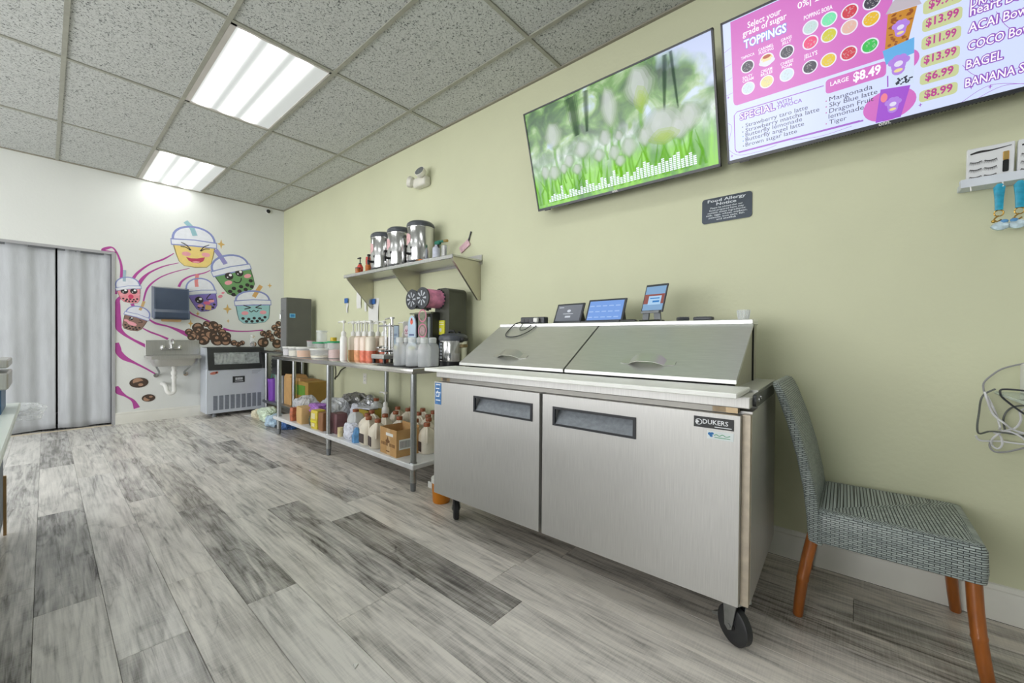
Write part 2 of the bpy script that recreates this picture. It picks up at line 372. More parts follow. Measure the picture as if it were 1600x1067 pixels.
for g in GY[1:-1]:
    for i in range(len(GX)-1):
        MB().box(GX[i+1]+.012, GX[i]-.012, g-.012, g+.012, HC-.002, HC+.028).build('cross_tee', GRID, ce, 0)
EDG = M('wall_angle_metal', (150,146,132), .6)
MB().box(WX-.02, WX-.0005, YF, DY, HC-.004, HC+.02).build('wall_angle', EDG, ce, 0)
MB().box(XL, WX, DY-.02, DY-.0005, HC-.004, HC+.02).build('wall_angle', EDG, ce, 0)
LAB = {(2,0):'lit fluorescent ceiling panel above the mural, touching the end wall', (2,2):'larger lit fluorescent ceiling panel nearer the middle of the room'}
for n_, (i, jx) in enumerate(LIGHTS):
    xa, xb, ya, yb = GX[i+1], GX[i], GY[jx+1], GY[jx]; cx, cy = (xa+xb)/2, (ya+yb)/2; hw, hl = (xb-xa)/2-.013, (yb-ya)/2-.013
    t = thing('ceiling_light', LAB.get((i,jx), 'fluorescent ceiling panel out of view, %s' % {(2,4):'above the prep fridge',(2,6):'behind the camera on the fridge side',(5,1):'far left of the mural',(5,3):'left of the service counter',(5,5):'behind the camera on the left'}.get((i,jx))), 'ceiling light', (cx, cy, HC), 0, 'fluorescent ceiling panels')
    f = MB()
    for q in ((-hw,hw,-hl,-hl+.018),(-hw,hw,hl-.018,hl),(-hw,-hw+.03,-hl,hl),(hw-.012,hw,-hl,hl)): f.box(q[0],q[1],q[2],q[3],-.003,.03)
    f.build('frame', M('light_frame', (200,196,190), .45), t, 0)
    MB().box(-hw+.03, hw-.012, -hl+.018, hl-.018, .003, .010).build('diffuser', DIFF, t, 0)
    MB().box(-hw, hw, -hl, hl, .032, .055).build('housing', WHITE, t, 0)

# ------------------------------------------------------------------ sandwich prep fridge
def with_hole(b, x0, x1, y0, y1, z0, z1, hx0, hx1, hz0, hz1):
    b.box(x0, hx0, y0, y1, z0, z1); b.box(hx1, x1, y0, y1, z0, z1); b.box(hx0, hx1, y0, y1, z0, hz0); b.box(hx0, hx1, y0, y1, hz1, z1); return b
FRT = FR+R(1.5)
fr = thing('prep_fridge', 'large stainless steel two-door sandwich prep fridge on casters beside the woven chair', 'fridge', (1.43, .265, 0), FRT)
b = MB(); b.box(-1.485, .012, .062, .66, .155, .782); b.build('body', STEELV, fr, 0)
MB().box(-1.46, -.03, .045, .062, .17, .77).build('gasket', M('door_gasket', (46,44,40), .7), fr, 0)
MB().box(-.012, .011, .03, .062, .16, .775).build('front_post', M('post_steel', (198,186,168), .4, .4, var=.12, vs=30), fr, 0)
BLKF = M('handle_frame_black', (38,40,44), .4); PLATE = M('handle_plate_grey', (140,146,152), .45, var=.15, vs=60, bump=.15, bs=200)
for dx0, dx1, hx0, hx1 in ((-1.49, -.787, -1.185, -.828), (-.770, -.013, -.712, -.355)):
    d = with_hole(MB(), dx0, dx1, 0, .044, .166, .774, hx0, hx1, .650, .722).build('door', STEELV, fr, 0)
    f = MB()
    for q in ((hx0-.004,hx1+.004,.646,.654),(hx0-.004,hx1+.004,.716,.726),(hx0-.004,hx0+.007,.654,.716),(hx1-.007,hx1+.004,.654,.716)): f.box(q[0],q[1],-.004,.006,q[2],q[3])
    h = f.build('handle', BLKF, d, 0); h['label'] = 'black recessed door handle'
    MB().prism([(.002,.655),(.042,.706),(.042,.722),(.044,.722),(.044,.650),(.002,.650)], 'x', hx0, hx1).build('handle_recess', PLATE, d, 0)
    if dx0 < -1:
        st = MB().box(-1.484, -1.434, -.0012, 0, .652, .768).build('sticker', M('sticker_blue', (70,120,175), .35, var=.3, vs=50), d, 0); st['label'] = 'blue energy sticker'
        p = MB()
        for i in range(5): p.box(-1.477, -1.441-.008*(i % 2), -.0016, -.0012, .756-.021*i, .762-.021*i)
        p.ribbon(smoothpts([(-1.478,.70,.003),(-1.462,.725,.005),(-1.452,.70,.004),(-1.440,.722,.005)],5), -.0017)
        p.build('sticker_print', M('sticker_print_white', (225,232,238), .4), d, 0, False, stuff=True)
    else:
        pl = MB().box(-.150, -.030, -.0022, 0, .724, .760).build('name_plate', M('name_plate_black', (34,36,37), .35), d, 0); pl['label'] = 'black name plate reading DUKERS'
        p = MB(); p.text('DUKERS', -.122, .7375, width=.076, y=-.0026, off=.012, hs=1.0)
        p.box(-.086, -.036, -.0026, -.0022, .729, .7315)
        p.ribbon([(-.1445+.010*math.cos(t)+.010, .742+.009*math.sin(t), .0022) for t in [R(a) for a in range(-150, 170, 16)]], -.0026)
        p.flat([(-.146,.742),(-.141,.733),(-.133,.742),(-.139,.748)], -.0026)
        p.build('plate_lettering', M('plate_print', (215,218,220), .3, .3), d, 0, False, stuff=True)
        s2 = MB().box(-.108, -.030, -.0012, 0, .690, .716).build('sticker', M('sticker_white', (222,230,230), .3), d, 0)
        p = MB(); p.disc(-.100,.706,.006,.005,-.0016).disc(-.093,.708,.005,.004,-.0016).disc(-.096,.700,.005,.004,-.0016); p.build('sticker_leaf', M('leaf_blue', (40,120,185), .4), d, 0, False)
        p = MB(); p.ribbon(smoothpts([(-.088,.702,.002),(-.080,.706,.0025),(-.072,.702,.002),(-.062,.707,.0025),(-.052,.702,.002),(-.04,.706,.0025)],4),-.0016); p.box(-.086,-.04,-.0016,-.0012,.6955,.6975); p.build('sticker_text', M('leaf_green', (70,160,110), .4), d, 0, False)
# worktop rail, cutting board
MB().box(-1.49, .012, .012, .17, .797, .834, .003).build('front_rail', STEELV, fr, 30)
MB().box(-1.46, -.06, .03, .062, .776, .797).build('drip_channel', M('channel_grey', (150,148,142), .4, .6), fr, 0)
MB().box(-1.49, .012, .17, .66, .782, .842).build('worktop', STEELH, fr, 0)
MB().box(-1.505, -.012, -.060, .168, .8345, .8515, .003).build('cutting_board', M('white_board', (242,243,238), .38, var=.02, vs=30, bump=.03, bs=120), fr, 30)
MB().prism(rrect(.06,.52,.797,.838,.018), 'x', .012, .022).build('side_bracket', M('bracket_dark', (62,64,66), .32, .3, var=.2), fr, 40)
p = MB(); p.cyl((.022,.10,.818),(.026,.10,.818),.006).cyl((.022,.14,.822),(.026,.14,.822),.006); p.build('bracket_screw', CHROME, fr, split=True)
MB().box(-.10, -.025, .03, .06, .777, .795).build('hinge', M('hinge_brass', (170,150,120), .35, .8), fr, 0)
MB().box(-1.47, -1.40, .03, .06, .777, .795).build('hinge', MATS['hinge_brass'], fr, 0)
# hood with two sloped lids
SIDE = M('hood_side_steel', (176,174,158), .45, .45)
for x0, x1 in ((-.066,-.062), (-1.462,-1.458)):
    MB().prism([(.185,.842),(.52,1.066),(.54,1.066),(.54,.842)], 'x', x0, x1).build('hood_side', SIDE, fr, 0)
MB().box(-1.462, -.062, .552, .650, .842, 1.082).build('hood_back', SIDE, fr, 0)
MB().box(-1.468, -.056, .515, .655, 1.082, 1.103, .003).build('hood_ledge', M('ledge_white_steel', (225,226,222), .25, .35), fr, 30)
MB().box(-1.468, -.056, .541, .551, .842, 1.082).build('hood_seam', BLACK, fr, 0)
for x0, x1, hx in ((-1.470,-.772,-1.15), (-.762,-.054,-.40)):
    ld = MB().prism([(.165,.858),(.165,.872),(.512,1.082),(.522,1.076),(.175,.858)], 'x', x0, x1).build('lid', STEELH, fr, 20)
    # arched bridge handle lying on the slope
    ux, uz = math.cos(R(31.2)), math.sin(R(31.2)); P = lambda s, h: (.165+ux*s-uz*h, .872+uz*s+ux*h)
    rings = []
    for X, hgt, wd in ((-.115,.0015,.012),(-.075,.003,.020),(-.055,.018,.028),(-.03,.026,.030),(.03,.026,.030),(.055,.018,.028),(.075,.003,.020),(.115,.0015,.012)):
        c = .085; q = [P(c-wd,hgt-.001),P(c-wd,hgt+.0015),P(c+wd,hgt+.0015),P(c+wd,hgt-.001)]
        rings.append([(hx+X, a, z) for a, z in q])
    MB().loft(rings).build('lid_handle', M('handle_satin', (205,205,200), .35, .8), ld, 25)
# casters
def caster(x, y, ang):
    c = thing('caster', None, None, (x, y, 0), ang); c.parent = fr
    del_ = [k for k in ('label','category') if k in c]
    t = MB().lathe([(.030,-.016),(.056,-.016),(.0625,-.011),(.0625,.011),(.056,.016),(.030,.016)], n=28).xf(Matrix.Translation((0,0,.0625))@Matrix.Rotation(PI/2,4,'Y'))
    w_ = t.build('wheel', M('tyre_rubber', (42,43,45), .45), c)
    hb = MB(); hb.cyl((-.019,0,.0625),(.019,0,.0625),.016)
    for k in range(5): a = 2*PI*k/5; hb.cyl((0,.012*math.cos(a),.0625+.012*math.sin(a)),(0,.036*math.cos(a),.0625+.036*math.sin(a)),.007,n=8)
    hb.build('hub', M('hub_dark', (30,30,31), .5), c)
    f = MB()
    for s_ in (-1, 1): f.prism([(-.028,.148),(.028,.148),(.020,.055),(.006,.045),(-.010,.055)], 'x', s_*.021-.0015, s_*.021+.0015)
    f.box(-.034,.034,-.034,.034,.146,.155)
    f.cyl((-.026,0,.0625),(.026,0,.0625),.007); f.build('fork', GALV, c, 30)
    MB().prism([(.045,.06),(.085,.045),(.09,.052),(.05,.075)], 'x', -.012, .012).build('brake', GALV, c, 30)
    return c
for x, y, a in ((-.034,.075,R(55)), (-1.43,.11,R(49)), (-.045,.60,R(10)), (-1.43,.60,R(30))): caster(x, y, a)

# ------------------------------------------------------------------ televisions
TILT = math.atan2(.17, .579); TVW, TVH = 1.118, .603
BEZ = M('tv_bezel', (46,48,52), .3)
def emi(name, rgb, st=1.0): return M(name, rgb, .25, emis=st, var=0)
def tv(yc, label):
    t = thing('television', label, 'television', (2.085, yc, 2.1575), FR, 'wall televisions', TILT)
    f = MB()
    for q in ((-TVW/2,TVW/2,-TVH/2,-TVH/2+.014),(-TVW/2,TVW/2,TVH/2-.008,TVH/2),(-TVW/2,-TVW/2+.008,-TVH/2,TVH/2),(TVW/2-.008,TVW/2,-TVH/2,TVH/2)): f.box(q[0],q[1],-.006,.018,q[2],q[3])
    f.build('bezel', BEZ, t, 0)
    b_ = MB(); b_.box(-TVW/2+.01, TVW/2-.01, .018, .038, -TVH/2+.01, TVH/2-.01); b_.box(-.40,.40,.038,.062,-.25,.10); b_.build('housing', BLACK, t, 0)
    # vent slots along the lower edge, wall bracket
    v = MB()
    for i in range(70): v.box(-.33+i*.0095, -.3265+i*.0095, .006, .016, -TVH/2-.002, -TVH/2)
    v.build('vent_slot', BLACK, t, 0, stuff=True)
    a = MB(); a.box(-.2,.2,.165,.1845,-.06,.12); a.cyl((-.15,.03,.03),(-.15,.17,.05),.012); a.cyl((.15,.03,.03),(.15,.17,.05),.012); a.xf(Matrix.Rotation(-TILT,4,'X')).build('bracket', BLACK, t, 0)
    MB().box(-TVW/2+.05,-TVW/2+.09,-.002,.010,-TVH/2-.006,-TVH/2).build('sensor', BLACK, t, 0)
    p = MB(); p.text('onn.', 0, -TVH/2+.003, width=.036, y=-.0066, off=.02, align='c'); p.build('brand_lettering', WHITE, t, 0, False, stuff=True)
    return t
# --- left screen: tulip meadow video
tv1 = tv(1.079, 'left wall television showing white tulips in a green park')
def mk_meadow():
    mt, nt, b, N, L = nodes('meadow_screen')
    tc = N('ShaderNodeTexCoord'); sp = N('ShaderNodeSeparateXYZ'); L(tc.outputs['Object'], sp.inputs[0])
    def noise(scale, sc=(1,1,1), det=4, dist=0):
        mp = N('ShaderNodeMapping'); mp.inputs['Scale'].default_value = sc; L(tc.outputs['Object'], mp.inputs[0])
        n = N('ShaderNodeTexNoise'); n.inputs['Scale'].default_value = scale; n.inputs['Detail'].default_value = det; n.inputs['Distortion'].default_value = dist; L(mp.outputs[0], n.inputs[0]); return n.outputs[0]
    grass = ramp(nt, [(.28,(40,92,28)),(.42,(74,150,20)),(.54,(128,205,32)),(.66,(96,150,84)),(.78,(190,215,190))]); L(noise(9,(1,1,.28),4,.4), grass.inputs[0])
    leaf = ramp(nt, [(.30,(38,62,48)),(.43,(72,112,66)),(.52,(112,158,84)),(.60,(168,196,148)),(.70,(200,216,245))]); L(noise(7,(1,1,1.1),5,.5), leaf.inputs[0])
    mid = ramp(nt, [(.3,(72,112,60)),(.5,(146,172,148)),(.62,(208,218,216)),(.75,(150,190,100))]); L(noise(13,(1,1,.8),3,.3), mid.inputs[0])
    def mixz(a, c, z0, z1):
        mr = N('ShaderNodeMapRange'); L(sp.outputs[2], mr.inputs[0]); mr.inputs[1].default_value = z0; mr.inputs[2].default_value = z1
        x = N('ShaderNodeMix'); x.data_type = 'RGBA'; L(mr.outputs[0], x.inputs[0]); L(a, x.inputs[6]); L(c, x.inputs[7]); return x.outputs[2]
    col = mixz(mixz(grass.outputs[0], mid.outputs[0], -.16, -.02), leaf.outputs[0], -.02, .06)
    # pale sky opening towards the upper right corner
    dn = N('ShaderNodeMath'); dn.operation = 'MULTIPLY_ADD'; L(sp.outputs[0], dn.inputs[0]); dn.inputs[1].default_value = .42; L(sp.outputs[2], dn.inputs[2])
    nz = noise(6,(1,1,1),3,.3); ad = N('ShaderNodeMath'); ad.operation = 'MULTIPLY_ADD'; L(nz, ad.inputs[0]); ad.inputs[1].default_value = .38; L(dn.outputs[0], ad.inputs[2])
    mr = N('ShaderNodeMapRange'); L(ad.outputs[0], mr.inputs[0]); mr.inputs[1].default_value = .52; mr.inputs[2].default_value = .60
    x = N('ShaderNodeMix'); x.data_type = 'RGBA'; L(mr.outputs[0], x.inputs[0]); L(col, x.inputs[6]); x.inputs[7].default_value = lin((196,208,240))
    L(x.outputs[2], b.inputs['Emission Color']); b.inputs['Emission Strength'].default_value = .92; b.inputs['Base Color'].default_value = (.015,.015,.015,1); b.inputs['Roughness'].default_value = .22
    return mt
scr = MB().box(-TVW/2+.008, TVW/2-.008, -.001, .016, -TVH/2+.014, TVH/2-.008).build('screen', mk_meadow(), tv1, 0)
def soft(name, rgb, al, st=.9):
    if name in MATS: return MATS[name]
    mt, nt, b, N, L = nodes(name); b.inputs['Alpha'].default_value = al; b.inputs['Emission Color'].default_value = lin(rgb); b.inputs['Emission Strength'].default_value = st; b.inputs['Base Color'].default_value = (0,0,0,1); b.inputs['Specular IOR Level'].default_value = 0; return mt
for q, (k, al) in enumerate(((1.9,.28),(1.35,.34),(.8,.4))):
    p = MB()
    for (a, c), w_ in zip([((-.2133,.28),(-.199,.0675)),((-.1119,.28),(-.1319,.0689)),((.3358,.28),(.3126,.0275)),((.3653,.285),(.3815,.0229))], (.045,.02,.014,.010)): p.ribbon([(a[0],a[1],w_*k),((a[0]+c[0])/2,(a[1]+c[1])/2,w_*.9*k),(c[0],c[1],w_*.5*k)], -.0012-.00004*q)
    p.build('tree_trunk_picture', soft('trunk_pix%d' % q, (66,80,74), al), scr, 0, False, split=True)
def tulip(p, x, z, hw, hh, y):
    n = 9; L_ = [(x-hw*math.sin(PI*.92*i/n)**.8*(1 if i < 6 else .86), z-hh+2*hh*i/n) for i in range(n+1)]
    p.flat(L_+[(2*x-a, b_) for a, b_ in reversed(L_)][1:-1], y)
TUL = [(.0173,.1459,.050,.105),(.1934,.190,.078,.100),(-.3641,.115,.062,.075),(-.1783,-.0157,.050,.048),(.30,-.03,.12,.085),(.4332,-.03,.055,.062),(.106,-.0855,.042,.05),(-.0262,.005,.036,.042),(-.393,-.0969,.042,.042),(-.2754,-.0568,.034,.036),(-.0756,-.0771,.034,.036),(-.2285,-.1148,.032,.03),(.0568,-.0094,.022,.026),(-.46,-.08,.03,.04),(-.32,-.09,.025,.03),(.20,-.06,.035,.045),(.02,-.09,.03,.04),(.05,-.14,.03,.03),(.38,-.07,.06,.05)]
rs = random.Random(9); g_ = MB(); g2 = MB()
for i, (x, z, hw, hh) in enumerate(TUL):
    for gg, k in ((g_,1.8),(g2,.9)): gg.ribbon([(x,z-hh*.8,(.010+hw*.10)*k),(x-.006,z-hh*1.6,(.008+hw*.08)*k),(x+.004,max(-.275,z-hh*2.9),(.008+hw*.08)*k)], -.0014)
for i in range(34):
    x = -.53+i*.031+rs.uniform(-.01,.01); pts = [(x,-.27),(x+rs.uniform(-.02,.02),-.20),(x+rs.uniform(-.05,.05),-.10+rs.uniform(-.06,.05))]
    for gg, k in ((g_,1.8),(g2,.9)): gg.ribbon([(a,b_,w_*k) for (a,b_), w_ in zip(pts,(.012,.010,.002))], -.0014)
g_.build('grass_picture', soft('stem_pix', (104,176,40), .22), scr, 0, False, stuff=True); g2.xf(Matrix.Translation((0,-.0001,0))).build('grass_picture', soft('stem_pix2', (120,190,40), .32), scr, 0, False, stuff=True)
for q, (k, al, rgb) in enumerate(((1.30,.22,(160,180,150)),(1.12,.28,(182,196,176)),(.95,.34,(200,208,200)),(.72,.34,(214,220,216)),(.45,.30,(224,228,230)))):
    p = MB()
    for i, (x, z, hw, hh) in enumerate(TUL): tulip(p, x-hw*.12*(1-k), z+.1*hh*(1-k), hw*k, hh*(.5+.5*k), -.0017-.00012*q-.000004*i)
    p.build('tulip_picture', soft('tulip_pix%d' % q, rgb, al, .95), scr, 0, False, split=True)
p = MB()
for k in (1.2,.8,.5): 
    for x, z, hw, hh in ((.20,.125,.035,.06),(.30,-.085,.07,.035)): tulip(p, x, z, hw*k, hh*k, -.0024-.0001*k)
p.build('petal_glow_picture', soft('tulip_glow', (176,206,70), .3), scr, 0, False, split=True)
p = MB(); rb = random.Random(5); N_ = 46
for i in range(N_):
    x = -.462+i*.918/N_; hgt = 1+int(3*abs(math.sin(i*.9))+2*rb.random()+(5 if i % 9 == 5 else 0)+(i/14))
    for k in range(min(hgt, 9)): p.flat([(x,-.262+k*.0092),(x+.0155,-.262+k*.0092),(x+.0155,-.2555+k*.0092),(x,-.2555+k*.0092)], -.0032)
p.build('equalizer_picture', emi('equalizer_pix', (226,234,246), 1.0), scr, 0, False, stuff=True)
# --- right screen: drinks menu
tv2 = tv(-.071, 'right wall television showing the pink drinks and toppings menu')
scr = MB().box(-TVW/2+.008, TVW/2-.008, -.001, .016, -TVH/2+.014, TVH/2-.008).build('screen', emi('menu_white', (205,216,250), .98), tv2, 0)
PINKM = emi('menu_pink', (205,104,190), .95)
p = MB(); p.flat([(-.5195,.290),(-.5228,-.035),(-.5185,-.0498),(-.509,-.0545),(-.0074,-.0600),(.030,.290)], -.0014); p.flat(rrect(-.1838,.0,-.1235,-.070,.012), -.0014)
p.disc(.0107,-.2300,.076,.056,-.0014,28); p.disc(.058,-.092,.032,.034,-.0014)
p.build('menu_panel', PINKM, scr, 0, False, split=True)
p = MB()
for z0, z1 in ((.0380,.082),(-.0185,.0255),(-.0765,-.0335),(-.1355,-.0955),(-.1935,-.1545),(-.2520,-.2126)): p.flat(rrect(.0935,.1918,z0,z1,.012), -.0014)
p.build('price_pill', emi('menu_olive', (196,204,150), .95), scr, 0, False, split=True)
p = MB()
def outline(p, pts, w_, y): p.ribbon([(a,b_,w_) for a, b_ in pts], y)
outline(p, [(-.19,-.0885),(-.510,-.0820),(-.5225,-.094),(-.5255,-.240),(-.5205,-.2545),(-.510,-.2575),(-.20,-.2585),(-.075,-.2590)], .0035, -.0016)
outline(p, [(-.512,-.2600),(-.0640,-.2620)], .006, -.0017); outline(p, [(.0045,-.125),(.006,-.165)], .004, -.0016)
for pts in ([(.20,-.29),(.27,-.255),(.36,-.285)],[(.22,-.30),(.30,-.268),(.40,-.292),(.5,-.27)],[(.27,-.03),(.31,-.10),(.40,-.12),(.50,-.08)],[(.20,-.165),(.24,-.215),(.32,-.225),(.42,-.205)],[(.13,.11),(.2,.09),(.28,.12),(.36,.20)],[(-.55,-.12),(-.535,-.14),(-.55,-.20)],[(-.55,-.24),(-.51,-.272),(-.42,-.278),(-.36,-.27)],[(-.30,-.268),(-.2,-.28),(-.1,-.272)],[(-.55,.12),(-.523,.125)],[(-.55,.06),(-.523,.068)],[(-.55,0),(-.523,.004)],[(-.55,.18),(-.523,.19)]):
    outline(p, smoothpts(pts,6), .0014, -.0015)
for x, z in ((.098,-.26),(.27,-.26),(.225,-.245),(.055,-.20),(.23,-.105),(-.54,-.268),(-.543,-.01)): p.flat([(x-.006,z),(x-.0015,z+.0015),(x,z+.008),(x+.0015,z+.0015),(x+.006,z),(x+.0015,z-.0015),(x,z-.008),(x-.0015,z-.0015)], -.0015)
p.build('menu_line', emi('menu_violet', (160,92,200), .9), scr, 0, False, stuff=True)
TXT=[('Select your',-.454,.2376,.1225,'w'),('grade of sugar',-.4741,.2118,.1614,'w'),('TOPPINGS',-.4708,.1638,.155,'W'),('0%| 25%',-.2742,.2278,.110,'w'),('POPPING BOBA',-.2538,.1783,.0913,'w'),('TAPIOCA',-.4841,.1243,.052,'w'),('CARAMEL',-.4168,.1299,.0561,'w'),('PUDDING',-.4149,.1166,.0539,'w'),('GRASS',-.3337,.1332,.0379,'w'),('JELLY',-.3305,.1192,.0324,'w'),('SALTY',-.4814,.0432,.0388,'w'),('CREAM',-.4819,.0300,.0427,'w'),('CREAM',-.41,.0417,.0419,'w'),('BRULEE',-.4105,.0285,.0435,'w'),('CHEESE',-.3372,.0429,.0453,'w'),('FOAM',-.3325,.0289,.0349,'w'),("JELLY'S",-.2548,.0365,.0438,'w'),('LARGE',-.1686,-.0981,.0576,'w'),('$8.49',-.097,-.1085,.0794,'B'),('SPECIAL',-.499,-.122,.1361,'P'),('WITH',-.3537,-.1076,.0537,'p'),('TAPIOCA',-.3542,-.1242,.0899,'p'),
('Strawberry taro latte',-.4779,-.1591,.2337,'k'),('Strawberry matcha latte',-.4788,-.1801,.2739,'k'),('Butterfly lemonade',-.4796,-.1995,.2151,'k'),('Butterfly angel latte',-.4805,-.2199,.2227,'k'),('Brown sugar latte',-.4814,-.242,.1982,'k'),('Mangonada',-.1718,-.1547,.1335,'k'),('Sky Blue latte',-.1718,-.1771,.1482,'k'),('Dragon Fruit',-.1718,-.1997,.1372,'k'),('lemonade',-.1744,-.2201,.1114,'k'),('Tiger',-.1718,-.243,.0557,'k'),
('$9.99',.1079,.0530,.0654,'m'),('$13.99',.1026,-.0033,.0789,'m'),('$11.99',.1048,-.0635,.0739,'m'),('$13.99',.1019,-.1226,.0795,'m'),('$6.99',.1077,-.1819,.0693,'m'),('$8.99',.1073,-.2408,.0699,'m'),('DRAGON',.2097,.0085,.1045,'P'),('heart BowL',.2095,-.0166,.1533,'P'),('ACAI BowL',.2088,-.0669,.1433,'P'),('COCO BowL',.2103,-.1238,.1533,'P'),('BAGEL',.2091,-.1818,.083,'P'),('BANANA SPLIT',.2097,-.2409,.1851,'P')]
tb = {k: MB() for k in 'wkmpo'}
for s_, x, z, w_, k in TXT:
    nat = text_geo(s_, 0.0); SZ_ = {'k':.0245,'m':.036,'P':.040,'W':.046,'B':.046,'p':.021}.get(k) or (.033 if s_[0] in 'Sg0' and len(s_) > 6 or s_ == '0%| 25%' else (.022 if s_ in ('LARGE','POPPING BOBA',"JELLY'S") else .0155))
    HS = w_/((nat[3]-nat[2])*SZ_)
    if k == 'w': tb['w'].text(s_, x, z, size=SZ_, hs=HS, y=-.0020, off=.014)
    elif k in 'WB': tb['w'].text(s_, x, z, size=SZ_, hs=HS, y=-.0024, off=.03); (tb['o'].text(s_, x-.001, z, size=SZ_, hs=HS, y=-.0020, off=.075) if k == 'W' else None)
    elif k == 'P': [tb['p'].text(s_, x+.0024*math.cos(q*PI/4), z+.0024*math.sin(q*PI/4), size=SZ_, hs=HS, y=-.0020-.00002*q, off=.03) for q in range(8)]; tb['w'].text(s_, x, z, size=SZ_, hs=HS, y=-.0026, off=.008)
    else: tb[k].text(s_, x, z, size=SZ_, hs=HS, y=-.0020, off={'m':.03,'p':.012,'k':0}[k])
for i, z in enumerate((-.1545,-.1755,-.195,-.215,-.237)): tb['k' if i not in (2,3) else 'o'].disc(-.490, z, .0025, .0025, -.002, 8)
for z in (-.150,-.172,-.195,-.238): tb['m'].disc(-.182, z, .0022, .0022, -.002, 8)
for k, nm, col in (('w','menu_text_white',(248,244,252)),('k','menu_text_dark',(62,58,82)),('m','menu_text_magenta',(182,62,140)),('p','menu_text_violet',(140,84,188)),('o','menu_text_blue',(96,150,225))):
    tb[k].build('menu_lettering', emi(nm, col, .95), scr, 0, False, stuff=True)
CC = {'pale':(190,215,215),'mint':(110,225,170),'red':(205,45,70),'dark':(52,50,66),'pink':(232,60,120),'yel':(205,200,40),'peach':(225,180,165),'gold':(230,185,30),'yel2':(225,195,40),'green':(50,190,80),'white':(205,225,235),'cream':(230,220,150),'pud':(238,214,150)}
CIRC = [(-.2327,.1441,'pale'),(-.1729,.1468,'mint'),(-.1099,.144,'red'),(-.0457,.1471,'dark'),(-.2332,.0894,'pink'),(-.1729,.09,'yel'),(-.1107,.0918,'peach'),(-.0465,.0906,'gold'),(-.2354,-.0007,'dark'),(-.1748,.0009,'yel2'),(-.1117,.0001,'red'),(-.0489,.001,'green'),(-.46,.0886,'dark'),(-.3138,.0878,'dark'),(-.4612,.0009,'white'),(-.389,.0007,'cream'),(-.3155,.0002,'white'),(-.3864,.0869,'pud')]
rim = MB(); cm = {}; sp_ = MB()
for x, z, k in CIRC:
    rim.disc(x, z, .0265, .0255, -.0018, 24); cm.setdefault(k, MB()).disc(x, z, .0222, .0212, -.0021, 22)
    for q in range(16):
        a = random.uniform(0,2*PI); rr = .018*math.sqrt(random.random()); sp_.disc(x+rr*math.cos(a), z+rr*math.sin(a), .0028, .0016, -.0023, 6, random.uniform(0,3))
rim.build('topping_bowl_picture', emi('menu_bowl_rim', (228,226,240), .95), scr, 0, False, split=True)
for k, q in cm.items(): q.build('topping_picture', emi('topping_'+k, CC[k], .9), scr, 0, False, split=True)
def mk_speck():
    mt, nt, b, N, L = nodes('topping_speck'); b.inputs['Alpha'].default_value = .35; b.inputs['Emission Color'].default_value = lin((240,240,240)); b.inputs['Emission Strength'].default_value = .8; b.inputs['Base Color'].default_value = (0,0,0,1); return mt
sp_.build('topping_speck_picture', mk_speck(), scr, 0, False, stuff=True)
p = MB(); p.disc(-.3864,.079,.030,.014,-.0026); p.build('pudding_plate_picture', emi('pud_plate', (225,228,240), .9), scr, 0, False)
p = MB(); p.flat([(-.403,.082),(-.370,.082),(-.373,.097),(-.400,.097)], -.0028); p.build('pudding_picture', emi('pud_body', (240,216,160), .95), scr, 0, False)
p = MB(); p.disc(-.3864,.099,.015,.007,-.0029); p.build('caramel_picture', emi('pud_top', (176,72,22), .9), scr, 0, False)
def cupv(name, quad, rgb, y, lid=None):
    p = MB(); p.flat(quad, y); p.build(name, emi(name+'_pix', rgb, .92), scr, 0, False)
cupv('amber_cup_picture', [(.0002,.0838),(.0782,.0776),(.0564,-.0378),(-.0053,-.0319)], (196,132,28), -.0018)
p = MB()
for i in range(34):
    s_, t_ = random.random(), random.random(); x = .004+.062*s_+(.004-.014*t_)*(s_); z = .075-.105*t_; p.disc(x, z, random.uniform(.003,.009), random.uniform(.002,.005), -.0019, 8, random.uniform(-.6,.6))
p.build('amber_swirl_picture', emi('amber_dark', (150,78,16), .85), scr, 0, False, stuff=True)
p = MB(); p.flat([(-.006,.0863),(.012,.118),(.030,.133),(.055,.133),(.076,.112),(.0897,.0772)], -.0020); p.build('cup_dome_picture', emi('dome_pix', (196,186,196), .85), scr, 0, False)
cupv('blue_cup_picture', [(-.0119,-.0339),(.074,-.0226),(.078,-.1782),(.0237,-.1684)], (208,222,245), -.0024)
cupv('blue_drink_picture', [(-.0119,-.0339),(.074,-.0226),(.0752,-.075),(-.001,-.085)], (96,172,228), -.0026)
cupv('purple_cup_picture', [(-.0147,-.1669),(.0688,-.1809),(.0452,-.284),(-.0271,-.284)], (160,78,206), -.0028)
p = MB()
for i in range(26): p.disc(.030+random.random()*.042, -.168+random.random()*.022, .0035, .0028, -.0028, 7)
p.build('pearl_picture', emi('pearl_pix', (44,50,70), .8), scr, 0, False, stuff=True)
p = MB(); p.disc(-.004,-.200,.010,.016,-.003); p.build('fruit_slice_picture', emi('slice_pix', (240,130,150), .9), scr, 0, False)
lb = MB(); lw = MB(); ly = MB()
for x, z, s_ in ((.036,.022,1.0),(.034,-.100,1.25),(.022,-.235,1.0)):
    for dx, dz, r_ in ((-.014,.012,.010),(-.004,.019,.010),(.008,.018,.010),(.016,.010,.009),(0,0,.017),(0,-.012,.015)): lb.disc(x+dx*s_, z+dz*s_, r_*s_, r_*s_, -.0032, 12)
    lw.disc(x, z+.004*s_, .010*s_, .008*s_, -.0034, 12); ly.disc(x, z-.014*s_, .010*s_, .005*s_, -.0034, 12)
